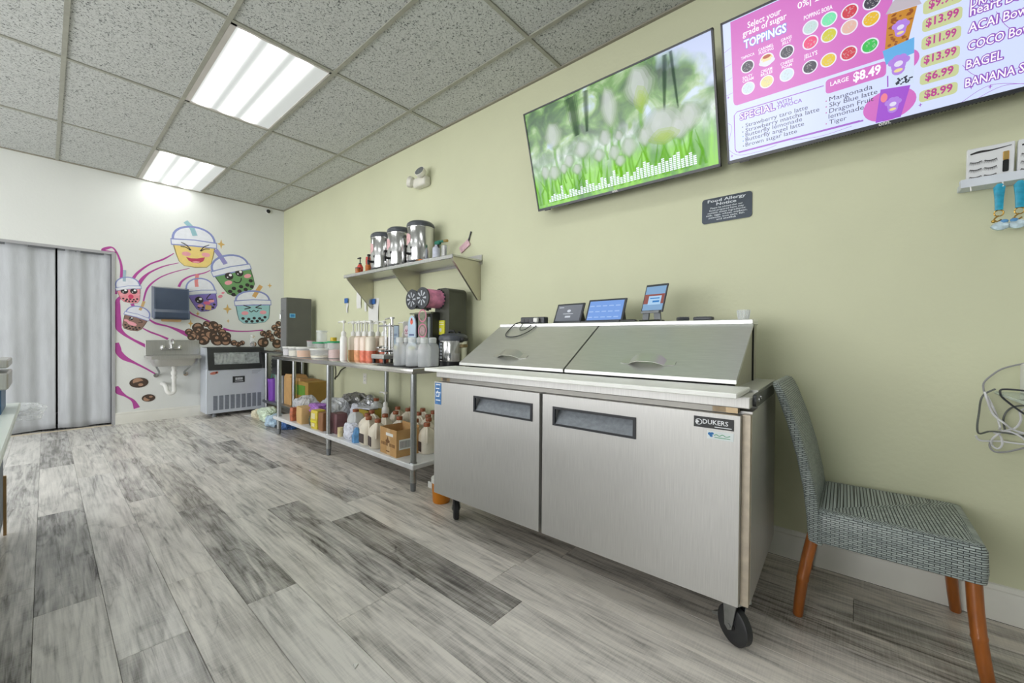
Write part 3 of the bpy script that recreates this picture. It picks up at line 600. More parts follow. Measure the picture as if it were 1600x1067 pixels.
lb.build('cup_badge_picture', emi('badge_violet', (178,130,226), .9), scr, 0, False, stuff=True); lw.build('cup_badge_light_picture', emi('badge_white', (226,220,246), .9), scr, 0, False, split=True); ly.build('cup_badge_band_picture', emi('badge_cream', (236,216,150), .9), scr, 0, False, split=True)
p = MB()
for i in range(12): p.disc(.385+random.uniform(-.03,.05), -.145+random.uniform(-.03,.03), random.uniform(.006,.016), random.uniform(.005,.011), -.002-.00003*i, 9, random.uniform(0,3))
p.build('bagel_picture', emi('bagel_pix', (205,120,70), .9), scr, 0, False, stuff=True)

# ------------------------------------------------------------------ woven chair
def boxuv(o):
    me = o.data; uv = me.uv_layers.new(name='UVMap')
    for pl in me.polygons:
        n = pl.normal; a = max(range(3), key=lambda i: abs(n[i]))
        for li in pl.loop_indices:
            c = me.vertices[me.loops[li].vertex_index].co
            uv.data[li].uv = (c.y, c.z) if a == 0 else ((c.x, c.z) if a == 1 else ((c.x*.7071+c.y*.7071*(1 if c.x < 0 else -1), c.y*.7071-c.x*.7071*(1 if c.x < 0 else -1))))
    return o
ch = thing('woven_chair', 'grey woven resin chair with bamboo-style wooden legs against the cream wall', 'chair', (2.008, -.092, 0))
def slab(sections, r=.018):
    return MB().loft(sections)
sec = []
# seat: rounded block, sides drop as a skirt
b = MB()
def rr_ring(x0, x1, y0, y1, r, z): return [(a, c, z) for a, c in rrect(x0, x1, y0, y1, r, 4)]
rings = [rr_ring(-.214,.214,-.208,.195,.022,.298), rr_ring(-.217,.217,-.211,.197,.022,.33), rr_ring(-.215,.215,-.209,.195,.022,.392), rr_ring(-.208,.208,-.202,.192,.022,.408), rr_ring(-.19,.19,-.185,.185,.022,.413)]
rings = [[(x, y, z+.012*(-y)*(1 if z > .35 else .6)) for x, y, z in rg] for rg in rings]
boxuv(b.loft(rings).build('seat', WEAVE, ch, 60))
# backrest: bent slab leaning backwards
path = [(.178,.285),(.185,.36),(.198,.46),(.222,.58),(.255,.70),(.290,.80),(.305,.835)]
rings = []
for i, (y, z) in enumerate(path):
    hw = .214-.004*i/6; th = .042-.012*i/6; rr = .012
    rings.append([(x, y+dy, z+dy*.25) for x, dy in rrect(-hw, hw, 0, th, rr, 3)])
rings.append([(x*.985, .312+dy, .850+dy*.2) for x, dy in rrect(-.20, .20, .003, .025, .010, 3)])
boxuv(MB().loft(rings).build('backrest', WEAVE, ch, 60))
BAM = M('bamboo_wood', (154,86,27), .32, var=.28, vs=14, stretch=(3,3,.6), coat=.4)
for top, bot in (((-.192,.205,.31),(-.196,.248,0)), ((.192,.205,.31),(.205,.248,0)), ((-.192,-.180,.31),(-.218,-.212,0)), ((.192,-.180,.31),(.224,-.200,0))):
    T0, T1 = Vector(top), Vector(bot); pts = []; rad = []
    for t_, rr in ((0,.019),(.3,.0185),(.52,.0178),(.545,.0196),(.57,.0176),(.8,.0168),(.985,.0160),(1,.013)):
        pts.append(T0.lerp(T1, t_)+Vector((0,0.006*math.sin(t_*PI),0))); rad.append(rr)
    MB().tube(pts, rad, 14).build('leg', BAM, ch)

# ------------------------------------------------------------------ steel work tables
def table(label, loc, ln, dp, ht, legs, shelf_z, shelf_mat):
    # local X to the viewer's right (world -y), Y into the wall
    t = thing('work_table', label, 'table', loc, FR)
    MB().box(0, ln, 0, dp, ht-.036, ht, .006, 2).build('table_top', mk_top, t, 30)
    for x, y in legs:
        l = MB().cyl((x,y,.055),(x,y,ht-.036),.0205,n=18).build('leg', GALV, t)
        MB().lathe([(.012,0),(.017,.004),(.0195,.05),(.0215,.058)], x, y, 16).build('foot', GREYP, l)
        MB().lathe([(.024,0),(.027,.004),(.027,.045),(.024,.05)], x, y, 16, shelf_z-.045).build('collar', GALV, l)
    MB().box(.012, ln-.012, .012, dp-.012, shelf_z-.034, shelf_z, .005).build('under_shelf', shelf_mat, t, 30)
    return t
mk_top = mk_steel('table_steel', (208,206,202), .16, (2,40,40))
SHW = M('shelf_white_film', (222,224,226), .3, .15, var=.06, vs=12)
table('long steel work table with crowded white lower shelf next to the prep fridge', (1.535, 4.63, 0), 2.47, .66, .812, [(.09,.045),(1.21,.045),(2.42,.045),(.09,.60),(1.21,.60),(2.42,.60)], .185, SHW)
table('narrow steel work table in the far corner beside the ice maker', (1.885, 6.12, 0), 1.33, .345, .826, [(.13,.045),(1.04,.045),(.13,.305),(.62,.305)], .165, GALV)
TZ, T2Z, SZ = .812, .826, .185

# ------------------------------------------------------------------ wall shelf
sh = thing('wall_shelf', 'stainless steel wall shelf carrying the three drink urns', 'shelf', (1.965, 3.93, 1.6), FR)
MB().box(0, 1.66, 0, .304, 0.02, .032).build('shelf_board', STEEL, sh, 0)
MB().box(0, 1.66, -.006, .006, .002, .034, .004).build('front_edge', CHROME, sh, 30)
MB().box(0, 1.66, .296, .304, .0, .075).build('back_lip', STEEL, sh, 0)
for x in (.02, .83, 1.625): MB().prism([(.004,.02),(.302,.02),(.302,-.285),(.275,-.285),(.02,-.012)], 'x', x, x+.018).build('shelf_bracket', M('bracket_steel', (196,192,178), .3, .9, var=.05), sh, 0)
URN = mk_steel('urn_steel', (214,214,214), .17, (30,30,1)); LIDG = M('urn_lid_grey', (78,82,88), .3)
def urn(y, k, label):
    u = thing('drink_urn', label, 'drink urn', (2.115, y, 1.632), FR, 'insulated drink urns on the wall shelf')
    MB().lathe([(.118,0),(.120,.012),(.112,.03)], n=32).build('base', DARK, u)
    MB().lathe([(.112,.03),(.116,.04),(.116,.318),(.112,.325)], n=40).build('body', URN, u)
    MB().lathe([(.118,.322),(.119,.338),(.113,.354),(.095,.368),(.05,.376),(.001,.377)], n=40).build('lid', LIDG, u)
    tp = MB(); tp.cyl((-.0,-.112,.085),(0,-.165,.085),.011).cyl((0,-.155,.098),(0,-.155,.055),.012,.009).cyl((0,-.155,.10),(0,-.150,.135),.006); tp.box(-.011,.011,-.162,-.14,.13,.150); tp.build('tap', BLACK, u)
    rg = []
    for a in range(-30, 31, 10): th = R(a-112); rg.append((.1168*math.cos(th), .1168*math.sin(th)))
    s_ = MB(); vs = [[s_.bm.verts.new((x, y_, .215+.05*(1 if q else -1)*math.sqrt(max(.05,1-((i-3)/3.4)**2)))) for q in (0,1)] for i, (x, y_) in enumerate(rg)]
    for a, c in zip(vs, vs[1:]): s_._f([a[0], c[0], c[1], a[1]])
    lbz = s_.build('label_sticker', M('urn_sticker_pink', (222,178,180), .5, var=.25, vs=60), u)
    MB().lathe([(.1175,.312),(.1185,.315),(.1175,.318)], n=40).build('band', CHROME, u)
    return u
urn(3.455, 0, 'drink urn on the wall shelf farthest from the blow torch, nearest the corner')
urn(3.175, 1, 'middle of the three steel drink urns on the wall shelf')
urn(2.870, 2, 'drink urn nearest the blow torch can on the wall shelf')
# drip mats under urns are part of the shelf dressing
for y, lb in ((3.33,'dark drip tray at the far end of the wall shelf'),(3.05,'dark drip tray under the middle urn tap'),(2.76,'dark drip tray under the nearest urn tap')):
    t = thing('drip_tray', lb, 'drip tray', (1.99, y, 1.6325), FR, 'drip trays on the wall shelf'); MB().box(-.05,.05,-.015,.006,0,.012,.003).build('tray', BLACK, t, 30)
MB().box
def bottle(name, label, cat, loc, prof, mat, capprof=None, capmat=None, extra=None, group=None, n=20):
    t = thing(name, label, cat, loc, FR, group); MB().lathe(prof, n=n).build('bottle_body', mat, t)
    if capprof: MB().lathe(capprof, n=n).build('cap', capmat, t)
    if extra: extra(t)
    return t
def torch_extra(t):
    h = MB(); h.box(-.016,.05,-.014,.014,.150,.182,.006); h.cyl((.045,0,.172),(.125,0,.166),.009,.011); h.build('torch_head', M('torch_green', (28,112,92), .4), t, 30)
    MB().cyl((.10,0,.168),(.138,0,.165),.0115).build('nozzle', M('nozzle_brass', (176,150,96), .3, .8), t)
    MB().prism([(.012,.150),(.030,.150),(.034,.122),(.026,.122)], 'y', -.005, .005).build('trigger', BLACK, t, 0)
bottle('blow_torch', 'gas blow torch with green head on the wall shelf', 'blow torch', (2.12, 2.660, 1.632), [(.001,0),(.032,0),(.033,.006),(.033,.118),(.026,.132),(.014,.138),(.014,.15)], M('torch_can', (196,200,216), .4, var=.12, vs=40), None, None, torch_extra)
bottle('steel_tin', 'small plain steel tin at the near end of the wall shelf', 'tin', (2.06, 2.475, 1.632), [(.001,0),(.030,0),(.030,.082)], CHROME, [(.031,.080),(.031,.104),(.028,.107),(.001,.107)], CHROME)
def pump_small(t):
    p = MB(); p.cyl((0,0,.11),(0,0,.17),.005); p.box(-.045,.012,-.008,.008,.165,.178,.003); p.build('pump', BLACK, t)
bottle('dispenser_bottle', 'small red dispenser bottle with black pump on the wall shelf', 'bottle', (2.06, 3.79, 1.632), [(.001,0),(.028,0),(.03,.08),(.02,.1),(.012,.112)], M('bottle_red_white', (200,70,60), .4, var=.4, vs=40), [(.014,.108),(.014,.12),(.001,.121)], BLACK, pump_small)
bottle('sauce_bottle', 'small amber bottle with red and green cap on the wall shelf', 'bottle', (2.07, 3.655, 1.632), [(.001,0),(.026,0),(.027,.08),(.018,.1)], M('bottle_amber', (176,98,40), .3, var=.3, vs=40), [(.022,.098),(.024,.125),(.022,.165),(.001,.168)], M('cap_red_green', (190,60,50), .4, var=.35, vs=60))
bottle('amber_cup', 'small amber jar at the front of the wall shelf', 'jar', (2.0, 3.72, 1.632), [(.001,0),(.024,0),(.026,.05),(.024,.052)], MATS['bottle_amber'], [(.026,.05),(.026,.06),(.001,.061)], DARK)
t = thing('orange_lighter', 'orange lighter lying at the shelf edge below the nearest urn', 'lighter', (1.985, 2.715, 1.633), FR); MB().box(-.035,.035,-.008,.008,0,.014,.003).build('lighter_body', M('orange_plastic', (216,130,40), .4), t, 30); MB().box(.035,.045,-.007,.007,0,.013,.002).build('lighter_cap', M('lighter_red', (170,60,40), .4), t, 30)
t = thing('hanging_tag', 'pink paper tag stuck on the wall beside the blow torch', 'paper tag', (2.262, 2.47, 1.77), FR, None, 0); MB().box(-.06,.06,-.004,.004,-.028,.028).xf(Matrix.Rotation(R(-28),4,'Y')).build('tag_paper', M('tag_pink', (214,178,186), .7, var=.2, vs=40), t, 0)
MB().cyl((.045,0,.04),(.075,.0,.11),.006).build('hook', DARK, t)

# ------------------------------------------------------------------ things on the long table
# deli tubs
def tub(label, loc, r, h, matc, lidm, fill=None, fh=.6, group='plastic food tubs on the long table'):
    t = thing('food_tub', label, 'food tub', loc, FR, group)
    MB().lathe([(.001,0),(r*.90,0),(r*.92,.004),(r,h),(r*.96,h),(r*.88,.006),(.001,.005)], n=28).build('tub_wall', matc, t)
    if fill: MB().lathe([(.001,.007),(r*.87,.007),(r*.92,h*fh),(.001,h*fh)], n=28).build('contents', fill, t)
    MB().lathe([(r*1.05,h-.004),(r*1.06,h+.006),(r*1.0,h+.011),(r*.9,h+.009),(.001,h+.009)], n=28).build('lid', lidm, t)
    return t
ORF = M('orange_filling', (236,158,52), .5, var=.15, vs=40); CRF = M('cream_filling', (236,228,206), .5); PKF = M('pink_filling', (226,172,168), .5); TUBW = M('tub_clear', (238,240,238), .15, var=.02, alpha=.28); GRN = M('lid_green', (22,146,92), .35); LIDC = M('lid_clear', (236,236,232), .25, var=.03, alpha=.75)
tub('clear lidded tub at the far left end of the long table', (1.66, 4.50, TZ), .060, .085, TUBW, LIDC, M('lilac_filling', (214,206,216), .5), .8)
tub('frosted tub with cream filling left of the orange tub', (1.66, 4.31, TZ), .075, .085, TUBW, LIDC, CRF, .7)
tub('round tub filled with orange topping on the table edge', (1.64, 4.03, TZ), .088, .090, TUBW, LIDC, ORF, .75)
tub('wide frosted tub right of the orange tub', (1.66, 3.75, TZ), .095, .082, TUBW, LIDC, CRF, .35)
tub('pink filled tub with green lid beside the pump bottles', (1.75, 3.66, TZ), .072, .150, TUBW, GRN, PKF, .55)
tub('green lidded clear tub behind the wide frosted tub', (1.86, 3.93, TZ), .085, .140, TUBW, GRN, CRF, .3)
tub('green lidded clear tub farthest from the pump bottles', (1.85, 4.17, TZ), .082, .135, TUBW, GRN, CRF, .2)
bottle('yellow_jar', 'small yellow jar standing on the green tub lid', 'jar', (1.87, 3.95, TZ+.149), [(.001,0),(.05,0),(.05,.008),(.03,.012),(.03,.045),(.001,.046)], M('jar_yellow', (206,178,40), .4, var=.2, vs=50))
def glass_rim(t): MB().lathe([(.043,.148),(.0445,.150),(.043,.152)], n=20).build('rim', M('rim_pink', (206,150,170), .4), t)
bottle('clear_canister', 'clear canister with pink rim standing behind the green tubs', 'canister', (2.02, 4.55, TZ), [(.001,0),(.055,0),(.055,.25),(.052,.25),(.052,.005),(.001,.005)], CLEAR, [(.058,.25),(.058,.268),(.001,.27)], CLEAR2, None)
bottle('clear_tumbler', 'slim clear tumbler beside the clear canister', 'tumbler', (1.98, 4.74, TZ), [(.001,0),(.034,0),(.042,.15),(.040,.15),(.032,.005),(.001,.005)], CLEAR, None, None, glass_rim)
# pump bottles in two rows
SYR = {'white':M('syrup_white', (238,238,234), .3), 'peach':M('syrup_peach', (234,216,200), .3, var=.08), 'cream':M('syrup_cream', (232,222,204), .3), 'amber':M('syrup_amber', (206,160,104), .25), 'red':M('syrup_red', (222,124,98), .25, var=.2, vs=40), 'orange':M('syrup_orange', (226,160,116), .25, var=.2, vs=40), 'brown':M('syrup_brown', (176,130,84), .3)}
ordw = ['first','second','third','fourth','fifth','sixth','seventh','eighth','ninth','tenth']
def pump_bottle(label, loc, top, bot, s=1):
    t = thing('pump_bottle', label, 'pump bottle', loc, FR, 'syrup pump bottles on the long table')
    MB().lathe([(.001,0),(.038*s,0),(.041*s,.006),(.041*s,.088)], n=20).build('lower_body', SYR[bot], t)
    MB().lathe([(.041*s,.088),(.041*s,.178),(.036*s,.198),(.018,.208),(.016,.214)], n=20).build('upper_body', SYR[top], t)
    MB().lathe([(.020,.210),(.021,.236),(.012,.250),(.008,.252)], n=16).build('collar', WHITE, t)
    MB().cyl((0,0,.25),(0,0,.325),.006).build('stem', WHITE, t)
    hd = MB(); hd.lathe([(.017,.320),(.018,.333),(.010,.342),(.001,.343)], n=14); hd.tube([(-.005,0,.330),(-.05,0,.333),(-.085,0,.330),(-.092,0,.322)], .0055, 8); hd.build('nozzle', WHITE, t)
    return t
for i, (y, top, bot) in enumerate([(3.475,'cream','amber'),(3.385,'peach','orange'),(3.295,'peach','orange'),(3.205,'cream','red'),(3.115,'peach','orange'),(3.025,'cream','red')]):
    pump_bottle('%s syrup pump bottle from the pink tub in the back row' % ordw[i], (1.86, y, TZ), top, bot)
for i, (y, top, bot) in enumerate([(3.36,'cream','amber'),(3.26,'peach','orange'),(3.165,'peach','red'),(3.07,'cream','red')]):
    pump_bottle('%s syrup pump bottle from the pink tub in the front row' % ordw[i], (1.765, y, TZ), top, bot)
pump_bottle('slim all-white pump bottle at the front of the syrup row', (1.665, 3.335, TZ), 'white', 'white', .72)
pump_bottle('syrup pump bottle standing alone behind the cup sealer', (2.06, 3.02, TZ), 'peach', 'brown', .8)
# citrus press
ju = thing('citrus_press', 'chrome upright press standing beside the syrup bottles', 'press', (1.80, 2.86, TZ), FR)
MB().box(-.095,.085,-.10,.10,.03,.066,.006).build('base', STEEL, ju, 30)
f = MB()
for x in (-.08,.07):
    for y in (-.08,.08): f.lathe([(.012,0),(.014,.03)], x, y, 10)
f.build('foot', BLACK, ju, split=True)
MB().box(-.02,.06,.005,.065,.066,.30,.006).build('column', CHROME, ju, 30)
f = MB(); f.cyl((-.01,-.02,.066),(-.01,-.02,.31),.008).cyl((.05,-.02,.066),(.05,-.02,.31),.008); f.build('guide_rod', CHROME, ju, split=True)
MB().lathe([(.058,0),(.06,.012),(.05,.018),(.02,.012),(.001,.012)], .005, -.03, 26, .085).build('lower_plate', CHROME, ju)
MB().lathe([(.050,0),(.052,.010),(.02,.02),(.012,.022)], -.055, -.02, 24, .112).build('upper_plate', CHROME, ju)
f = MB(); f.box(-.10,.07,-.032,.0,.285,.300,.004); f.cyl((.02,.02,.30),(.02,.02,.355),.010); f.tube([(.03,.02,.352),(-.02,.02,.355),(-.075,.02,.350)], .007, 8); f.lathe([(.02,.35),(.02,.362),(.001,.364)], .02, .02, 14); f.build('press_handle', CHROME, ju)
# cup sealer / shaker with oval sign behind
sk = thing('tea_brewer', 'steel brewer with round pink badge behind the citrus press', 'brewer', (2.06, 2.90, TZ), FR)
MB().prism(rrect(-.055,.065,0,.335,.02), 'y', -.06, .10).build('body', STEEL, sk, 30)
MB().box(-.065,.075,-.13,.11,0,.03,.004).build('base', DARK, sk, 30)
MB().disc(.0,.255,.036,.048,-.0615,26).build('badge', M('badge_white_print', (236,222,226), .5), sk, 0, False)
p = MB(); p.ribbon(smoothpts([(-.024,.245,.006),(-.012,.268,.006),(0,.246,.006),(.010,.266,.006),(.024,.248,.006)],5),-.062); p.box(-.022,.022,-.0622,-.0618,.232,.237); p.build('badge_print', M('badge_pink_print', (190,90,130), .5), sk, 0, False)
f = MB(); f.cyl((0,-.06,.16),(0,-.09,.15),.010).cyl((0,-.085,.155),(0,-.088,.12),.008); f.build('spout', BLACK, sk)
# slush machine with two drums
sm = thing('slush_machine', 'black and silver machine with two round drums, one pink, under the wall shelf', 'drink machine', (1.99, 2.555, TZ), FR)
MB().prism(rrect(.02,.19,.0,.585,.045), 'y', .02, .20).build('tower', M('machine_dark', (74,76,66), .4, var=.1), sm, 40)
MB().box(-.15,.08,-.06,.18,.06,.40,.008).build('body', M('machine_black', (44,46,44), .4), sm, 30)
MB().box(-.165,.19,-.10,.20,0,.06,.006).build('base', BLACK, sm, 30)
def drum(x, y0, y1, wrap, nm):
    d = MB().cyl((x,y0,.500),(x,y1,.500),.072,n=28).build('drum', wrap, sm); d['label'] = nm
    f = MB(); f.lathe([(.058,-.010),(.078,-.010),(.080,.004),(.072,.006)], n=28).xf(Matrix.Translation((x,y0,.500))@Matrix.Rotation(PI/2,4,'X')); f.build('drum_rim', DARK, d)
    MB().cyl((x,y0-.004,.5),(x,y0+.002,.5),.060,n=24).build('drum_face', M('drum_face_dark', (34,36,40), .3), d)
    s_ = MB()
    for k in range(8):
        a = 2*PI*k/8; s_.flat([(x+.018*math.cos(a-.2),.5+.018*math.sin(a-.2)),(x+.056*math.cos(a-.16),.5+.056*math.sin(a-.16)),(x+.056*math.cos(a+.16),.5+.056*math.sin(a+.16)),(x+.018*math.cos(a+.2),.5+.018*math.sin(a+.2))], y0-.0085)
    s_.build('drum_spoke', M('spoke_silver', (190,194,200), .3, .3), d, 0, False, split=True)
    f = MB()
    for k in range(16): a = 2*PI*k/16; f.box(x+.074*math.cos(a)-.006, x+.074*math.cos(a)+.006, y1-.02, y1, .5+.074*math.sin(a)-.006, .5+.074*math.sin(a)+.006)
    f.build('drum_teeth', DARK, d, 0, stuff=True)
drum(-.115, -.10, .06, M('drum_silver', (196,200,204), .25, .7), 'silver drum')
drum(.070, -.14, .03, M('drum_pink', (234,146,184), .4, var=.28, vs=22), 'drum in a pink printed wrapper')
f = MB(); f.box(-.17,.10,-.085,-.06,.385,.395); f.box(-.055,.05,-.085,-.06,.09,.385); f.build('front_panel', M('panel_camo', (120,124,104), .5, var=.35, vs=30), sm, 0)
pl = MB().prism(rrect(-.175,-.075,.13,.215,.004)[:0]+[(-.178,.13),(-.075,.13),(-.075,.29)]+[(-.1265+.0515*math.cos(t_),.29+.085*math.sin(t_)) for t_ in [PI*i/12 for i in range(1,12)]]+[(-.178,.29)], 'y', -.095, -.085).build('sign', M('sign_pale_blue', (186,206,222), .4), sm, 0)
p = MB(); p.disc(-.128,.325,.018,.022,-.0956,14); p.disc(-.128,.345,.010,.010,-.0956); p.build('sign_print', M('sign_print_coral', (232,110,90), .5), pl, 0, False)
p = MB(); p.box(-.16,-.095,-.0955,-.095,.215,.228); p.box(-.15,-.105,-.0955,-.095,.185,.195); p.build('sign_text', M('sign_print_grey', (96,110,150), .5), pl, 0)
MB().box(-.165,-.085,-.097,-.085,.105,.132).build('yellow_strip', M('label_yellow', (216,212,60), .5), sm, 0)
for z, r_ in ((.37,.045),(.255,.050),(.10,.045)): 
    p = MB(); p.ribbon([(r_*math.cos(R(a)), z+r_*math.sin(R(a))*(1 if z > .3 or z > .2 else .7), .010) for a in range(0,361,15)], -.0865); p.build('ring_decal', M('decal_pink', (206,120,150), .5), sm, 0, False)
MB().disc(0,.255,.034,.034,-.0868,20).build('round_decal', M('decal_mauve', (168,140,140), .5, var=.3, vs=60), sm, 0, False)
p = MB().box(.075,.145,.012,.02,.225,.335).build('warning_label', MATS['label_yellow'], sm, 0)
p = MB(); p.disc(.098,.262,.014,.016,.0115); p.box(.085,.135,.0113,.0118,.30,.306); p.box(.085,.135,.0113,.0118,.318,.322); p.build('warning_print', M('label_white_print', (236,236,220), .5), sm, 0, False)
p = MB(); p.box(.045,.072,-.075,-.06,.12,.36,.003); p.box(.05,.068,-.078,-.075,.14,.20); p.build('display_strip', M('display_grey', (150,158,164), .3, .3), sm, 30)
f = MB(); f.cyl((-.10,-.085,.075),(-.10,-.14,.075),.014).cyl((0,-.085,.075),(0,-.14,.075),.014).cyl((-.15,-.12,.095),(.10,-.12,.095),.007); f.build('tap', WHITE, sm)
# pressure cooker
pc = thing('pressure_cooker', 'round silver electric pressure cooker with black lid beside the prep fridge', 'cooker', (1.965, 2.262, TZ), FR); pc.scale = (.78,.78,.88)
MB().lathe([(.125,0),(.130,.015),(.130,.035)], n=36).build('base', BLACK, pc)
MB().lathe([(.128,.035),(.1305,.04),(.1305,.205),(.128,.21)], n=40).build('body', CHROME, pc)
MB().lathe([(.136,.205),(.138,.222),(.130,.245),(.10,.262),(.05,.268),(.001,.268)], n=36).build('lid', M('cooker_lid', (74,78,86), .35), pc)
f = MB(); f.tube([(-.05,-.02,.262),(-.03,-.02,.286),(.03,-.02,.286),(.05,-.02,.262)], .012, 10); f.box(.12,.175,-.035,.035,.200,.232,.008); f.lathe([(.014,.262),(.016,.282),(.001,.284)], .03, .05, 14); f.build('lid_handle', BLACK, pc)
MB().box(.128,.17,-.03,.03,.150,.178,.005).build('side_handle', M('handle_amber', (120,104,66), .4), pc, 30)
rings = []
pan = MB(); pv = []
for a in range(-28, 29, 8):
    th = R(a-118); pv.append([pan.bm.verts.new((.1322*math.cos(th), .1322*math.sin(th), z)) for z in (.045,.195)])
for a, c in zip(pv, pv[1:]): pan._f([a[0], c[0], c[1], a[1]])
pan.build('control_panel', BLACK, pc)
bt = MB()
for i, a in enumerate((-24,-16,14,22)):
    for k in range(5):
        th0, th1 = R(a-118-2.6), R(a-118+2.6); z0 = .058+.027*k
        bt._f([bt.bm.verts.new((.1332*math.cos(q), .1332*math.sin(q), z)) for q, z in ((th0,z0),(th1,z0),(th1,z0+.018),(th0,z0+.018))])
bt.build('button', M('button_pale', (206,214,218), .4), pc, split=True)
p = MB(); p._f([p.bm.verts.new((.1332*math.cos(R(q-118)), .1332*math.sin(R(q-118)), z)) for q, z in ((-8,.14),(6,.14),(6,.185),(-8,.185))]); p.build('display', M('display_blue', (90,120,150), .3), pc)
# clear squeeze / measuring bottles
def clear_bottle(label, loc, s=1):
    t = thing('shaker_bottle', label, 'bottle', loc, FR, 'clear shaker bottles on the long table')
    MB().lathe([(.001,0),(.040*s,0),(.043*s,.006),(.044*s,.120),(.040*s,.140),(.024*s,.158),(.023*s,.178)], n=22).build('bottle_body', M('bottle_clear_grey', (240,244,247), .10, var=.03, alpha=.34), t)
    MB().lathe([(.0255*s,.160),(.0265*s,.190),(.020*s,.196),(.001,.197)], n=18).build('cap', CLEAR2, t)
    f = MB()
    for k in range(7):
        z = .02+.016*k; f.loft([[(.0446*s*math.cos(R(q)), .0446*s*math.sin(R(q)), z+dz) for q in range(-130,-129+ (22 if k % 2 else 14)+1, 6)] for dz in (0,.0022)], False, False)
    f.build('measure_mark', GREYP, t, 0, stuff=True)
    return t
for lb, x, y in (('clear shaker bottle nearest the table edge and the citrus press', 1.615, 2.425), ('clear shaker bottle behind the one nearest the citrus press', 1.71, 2.47), ('clear shaker bottle in the middle of the front row by the cutting board', 1.64, 2.315), ('clear shaker bottle in the back row beside the slush machine', 1.74, 2.36), ('clear shaker bottle in front of the pressure cooker', 1.745, 2.225), ('clear shaker bottle partly behind the white cutting board', 1.66, 2.205)): clear_bottle(lb, (x, y, TZ+.006))
mt_ = thing('bar_mat', 'black rubber bar mat under the clear shaker bottles', 'mat', (1.66, 2.42, TZ), FR)
MB().box(-.20,.20,-.105,.14,0,.004).build('mat_base', BLACK, mt_, 0)
f = MB()
for i in range(26):
    for k in range(16): f.cyl((-.19+.0152*i,-.098+.0152*k,.003),(-.19+.0152*i,-.098+.0152*k,.0062),.0045,n=6)
tag(f.build('mat_stud', M('mat_stud_black', (36,37,38), .5), mt_, 0), kind='stuff')

# ------------------------------------------------------------------ lower shelf of the long table
JUGM = M('jug_cream', (228,220,202), .4, var=.05, vs=20); CAPB = M('cap_brown', (150,84,50), .45); LABD = M('jug_label_dark', (70,58,56), .5, var=.3, vs=50)
JH = .205
def jug_mesh():
    def sq(r, z, k=3.2):
        out = []
        for i in range(24):
            a = 2*PI*i/24; c, s_ = math.cos(a), math.sin(a); q = (abs(c)**k+abs(s_)**k)**(-1/k); out.append((r*q*c, r*q*s_, z))
        return out
    return MB().loft([sq(.056,0), sq(.062,.006), sq(.062,.115), sq(.060,.135), sq(.046,.160,2.6), sq(.026,.178,2), sq(.020,.184,2), sq(.020,.192,2)]).mesh('jug_body', JUGM, 50)
JB = jug_mesh(); JC = MB().lathe([(.0225,.186),(.0235,.190),(.0235,.210),(.021,.213),(.001,.213)], n=16).mesh('cap', CAPB)
JHD = MB().tube(smoothpts([(.020,-.008,.180),(.045,-.02,.176),(.064,-.028,.150),(.068,-.032,.110),(.064,-.030,.085),(.055,-.028,.08)],4), .0085, 8).mesh('handle', JUGM)
JL = MB().box(-.036,.036,-.0635,-.060,.018,.088,.001).mesh('label_print', LABD, 0)
def jug(label, loc, rz, group=None, body=None):
    t = thing('syrup_jug', label, 'jug', loc, rz, group or 'cream syrup jugs with brown caps on the lower shelf')
    link('jug_body', body or JB, t); link('cap', JC, t); link('handle', JHD, t); link('label_print', JL, t); return t
rj = random.Random(11)
JP = [(1.635,2.735,'cream jug with dark label at the shelf edge left of the cardboard box'),(1.64,2.875,'narrow side of a cream jug just left of the jug with dark label'),(1.70,3.00,'cream jug behind the white and blue bag'),
 (1.79,3.09,None),(1.78,2.87,None),(2.04,3.09,None),(2.06,2.96,None),(1.91,2.92,None),(1.80,2.70,None),(1.83,2.53,None),(2.01,2.74,None),(1.92,2.49,'cream jug showing between the cardboard box and the prep fridge'),(1.80,2.355,'cream jug with red label half hidden by the prep fridge'),(2.00,2.60,None),(2.14,2.86,None),(2.13,3.00,None),(2.13,2.70,None),(1.93,2.36,None)]
JL_ = {}
for nm, lo, hi in (('front',0,1.755),('middle',1.755,1.975),('rear',1.975,9)):
    for k, q in enumerate(sorted([q for q in JP if lo <= q[0] < hi], key=lambda q: -q[1]/q[0])): JL_[q[:2]] = 'cream syrup jug with brown cap, %s from the left in the %s row of jugs' % (ordw[k], nm)
for i, (x, y, lb) in enumerate(JP):
    jug(lb or JL_[(x, y)] or 'cream syrup jug with brown cap crowded behind the front jugs on the lower shelf', (x, y, SZ), FR+rj.uniform(-.5,.5) if i else FR-.25)
bottle('clear_jug', 'tall clear jug with brown cap rising above the cream jugs', 'jug', (1.98, 3.34, SZ), [(.001,0),(.055,0),(.058,.01),(.058,.18),(.045,.215),(.022,.235),(.02,.25)], CLEAR2, [(.023,.243),(.024,.268),(.001,.27)], CAPB)
t = bottle('frosted_jug', 'frosted clear jug with handle behind the white and blue bag', 'jug', (1.72, 3.225, SZ), [(.001,0),(.066,0),(.070,.01),(.070,.13),(.056,.17),(.026,.19),(.022,.2)], CLEAR2, [(.026,.194),(.027,.214),(.001,.216)], CAPB)
MB().tube(smoothpts([(.03,-.02,.185),(.07,-.04,.17),(.085,-.05,.13),(.07,-.045,.09)],4), .009, 8).build('handle', CLEAR2, t)
pump_bottle('white pump bottle standing among the cream jugs on the lower shelf', (1.98, 3.19, SZ), 'white', 'cream', .8)
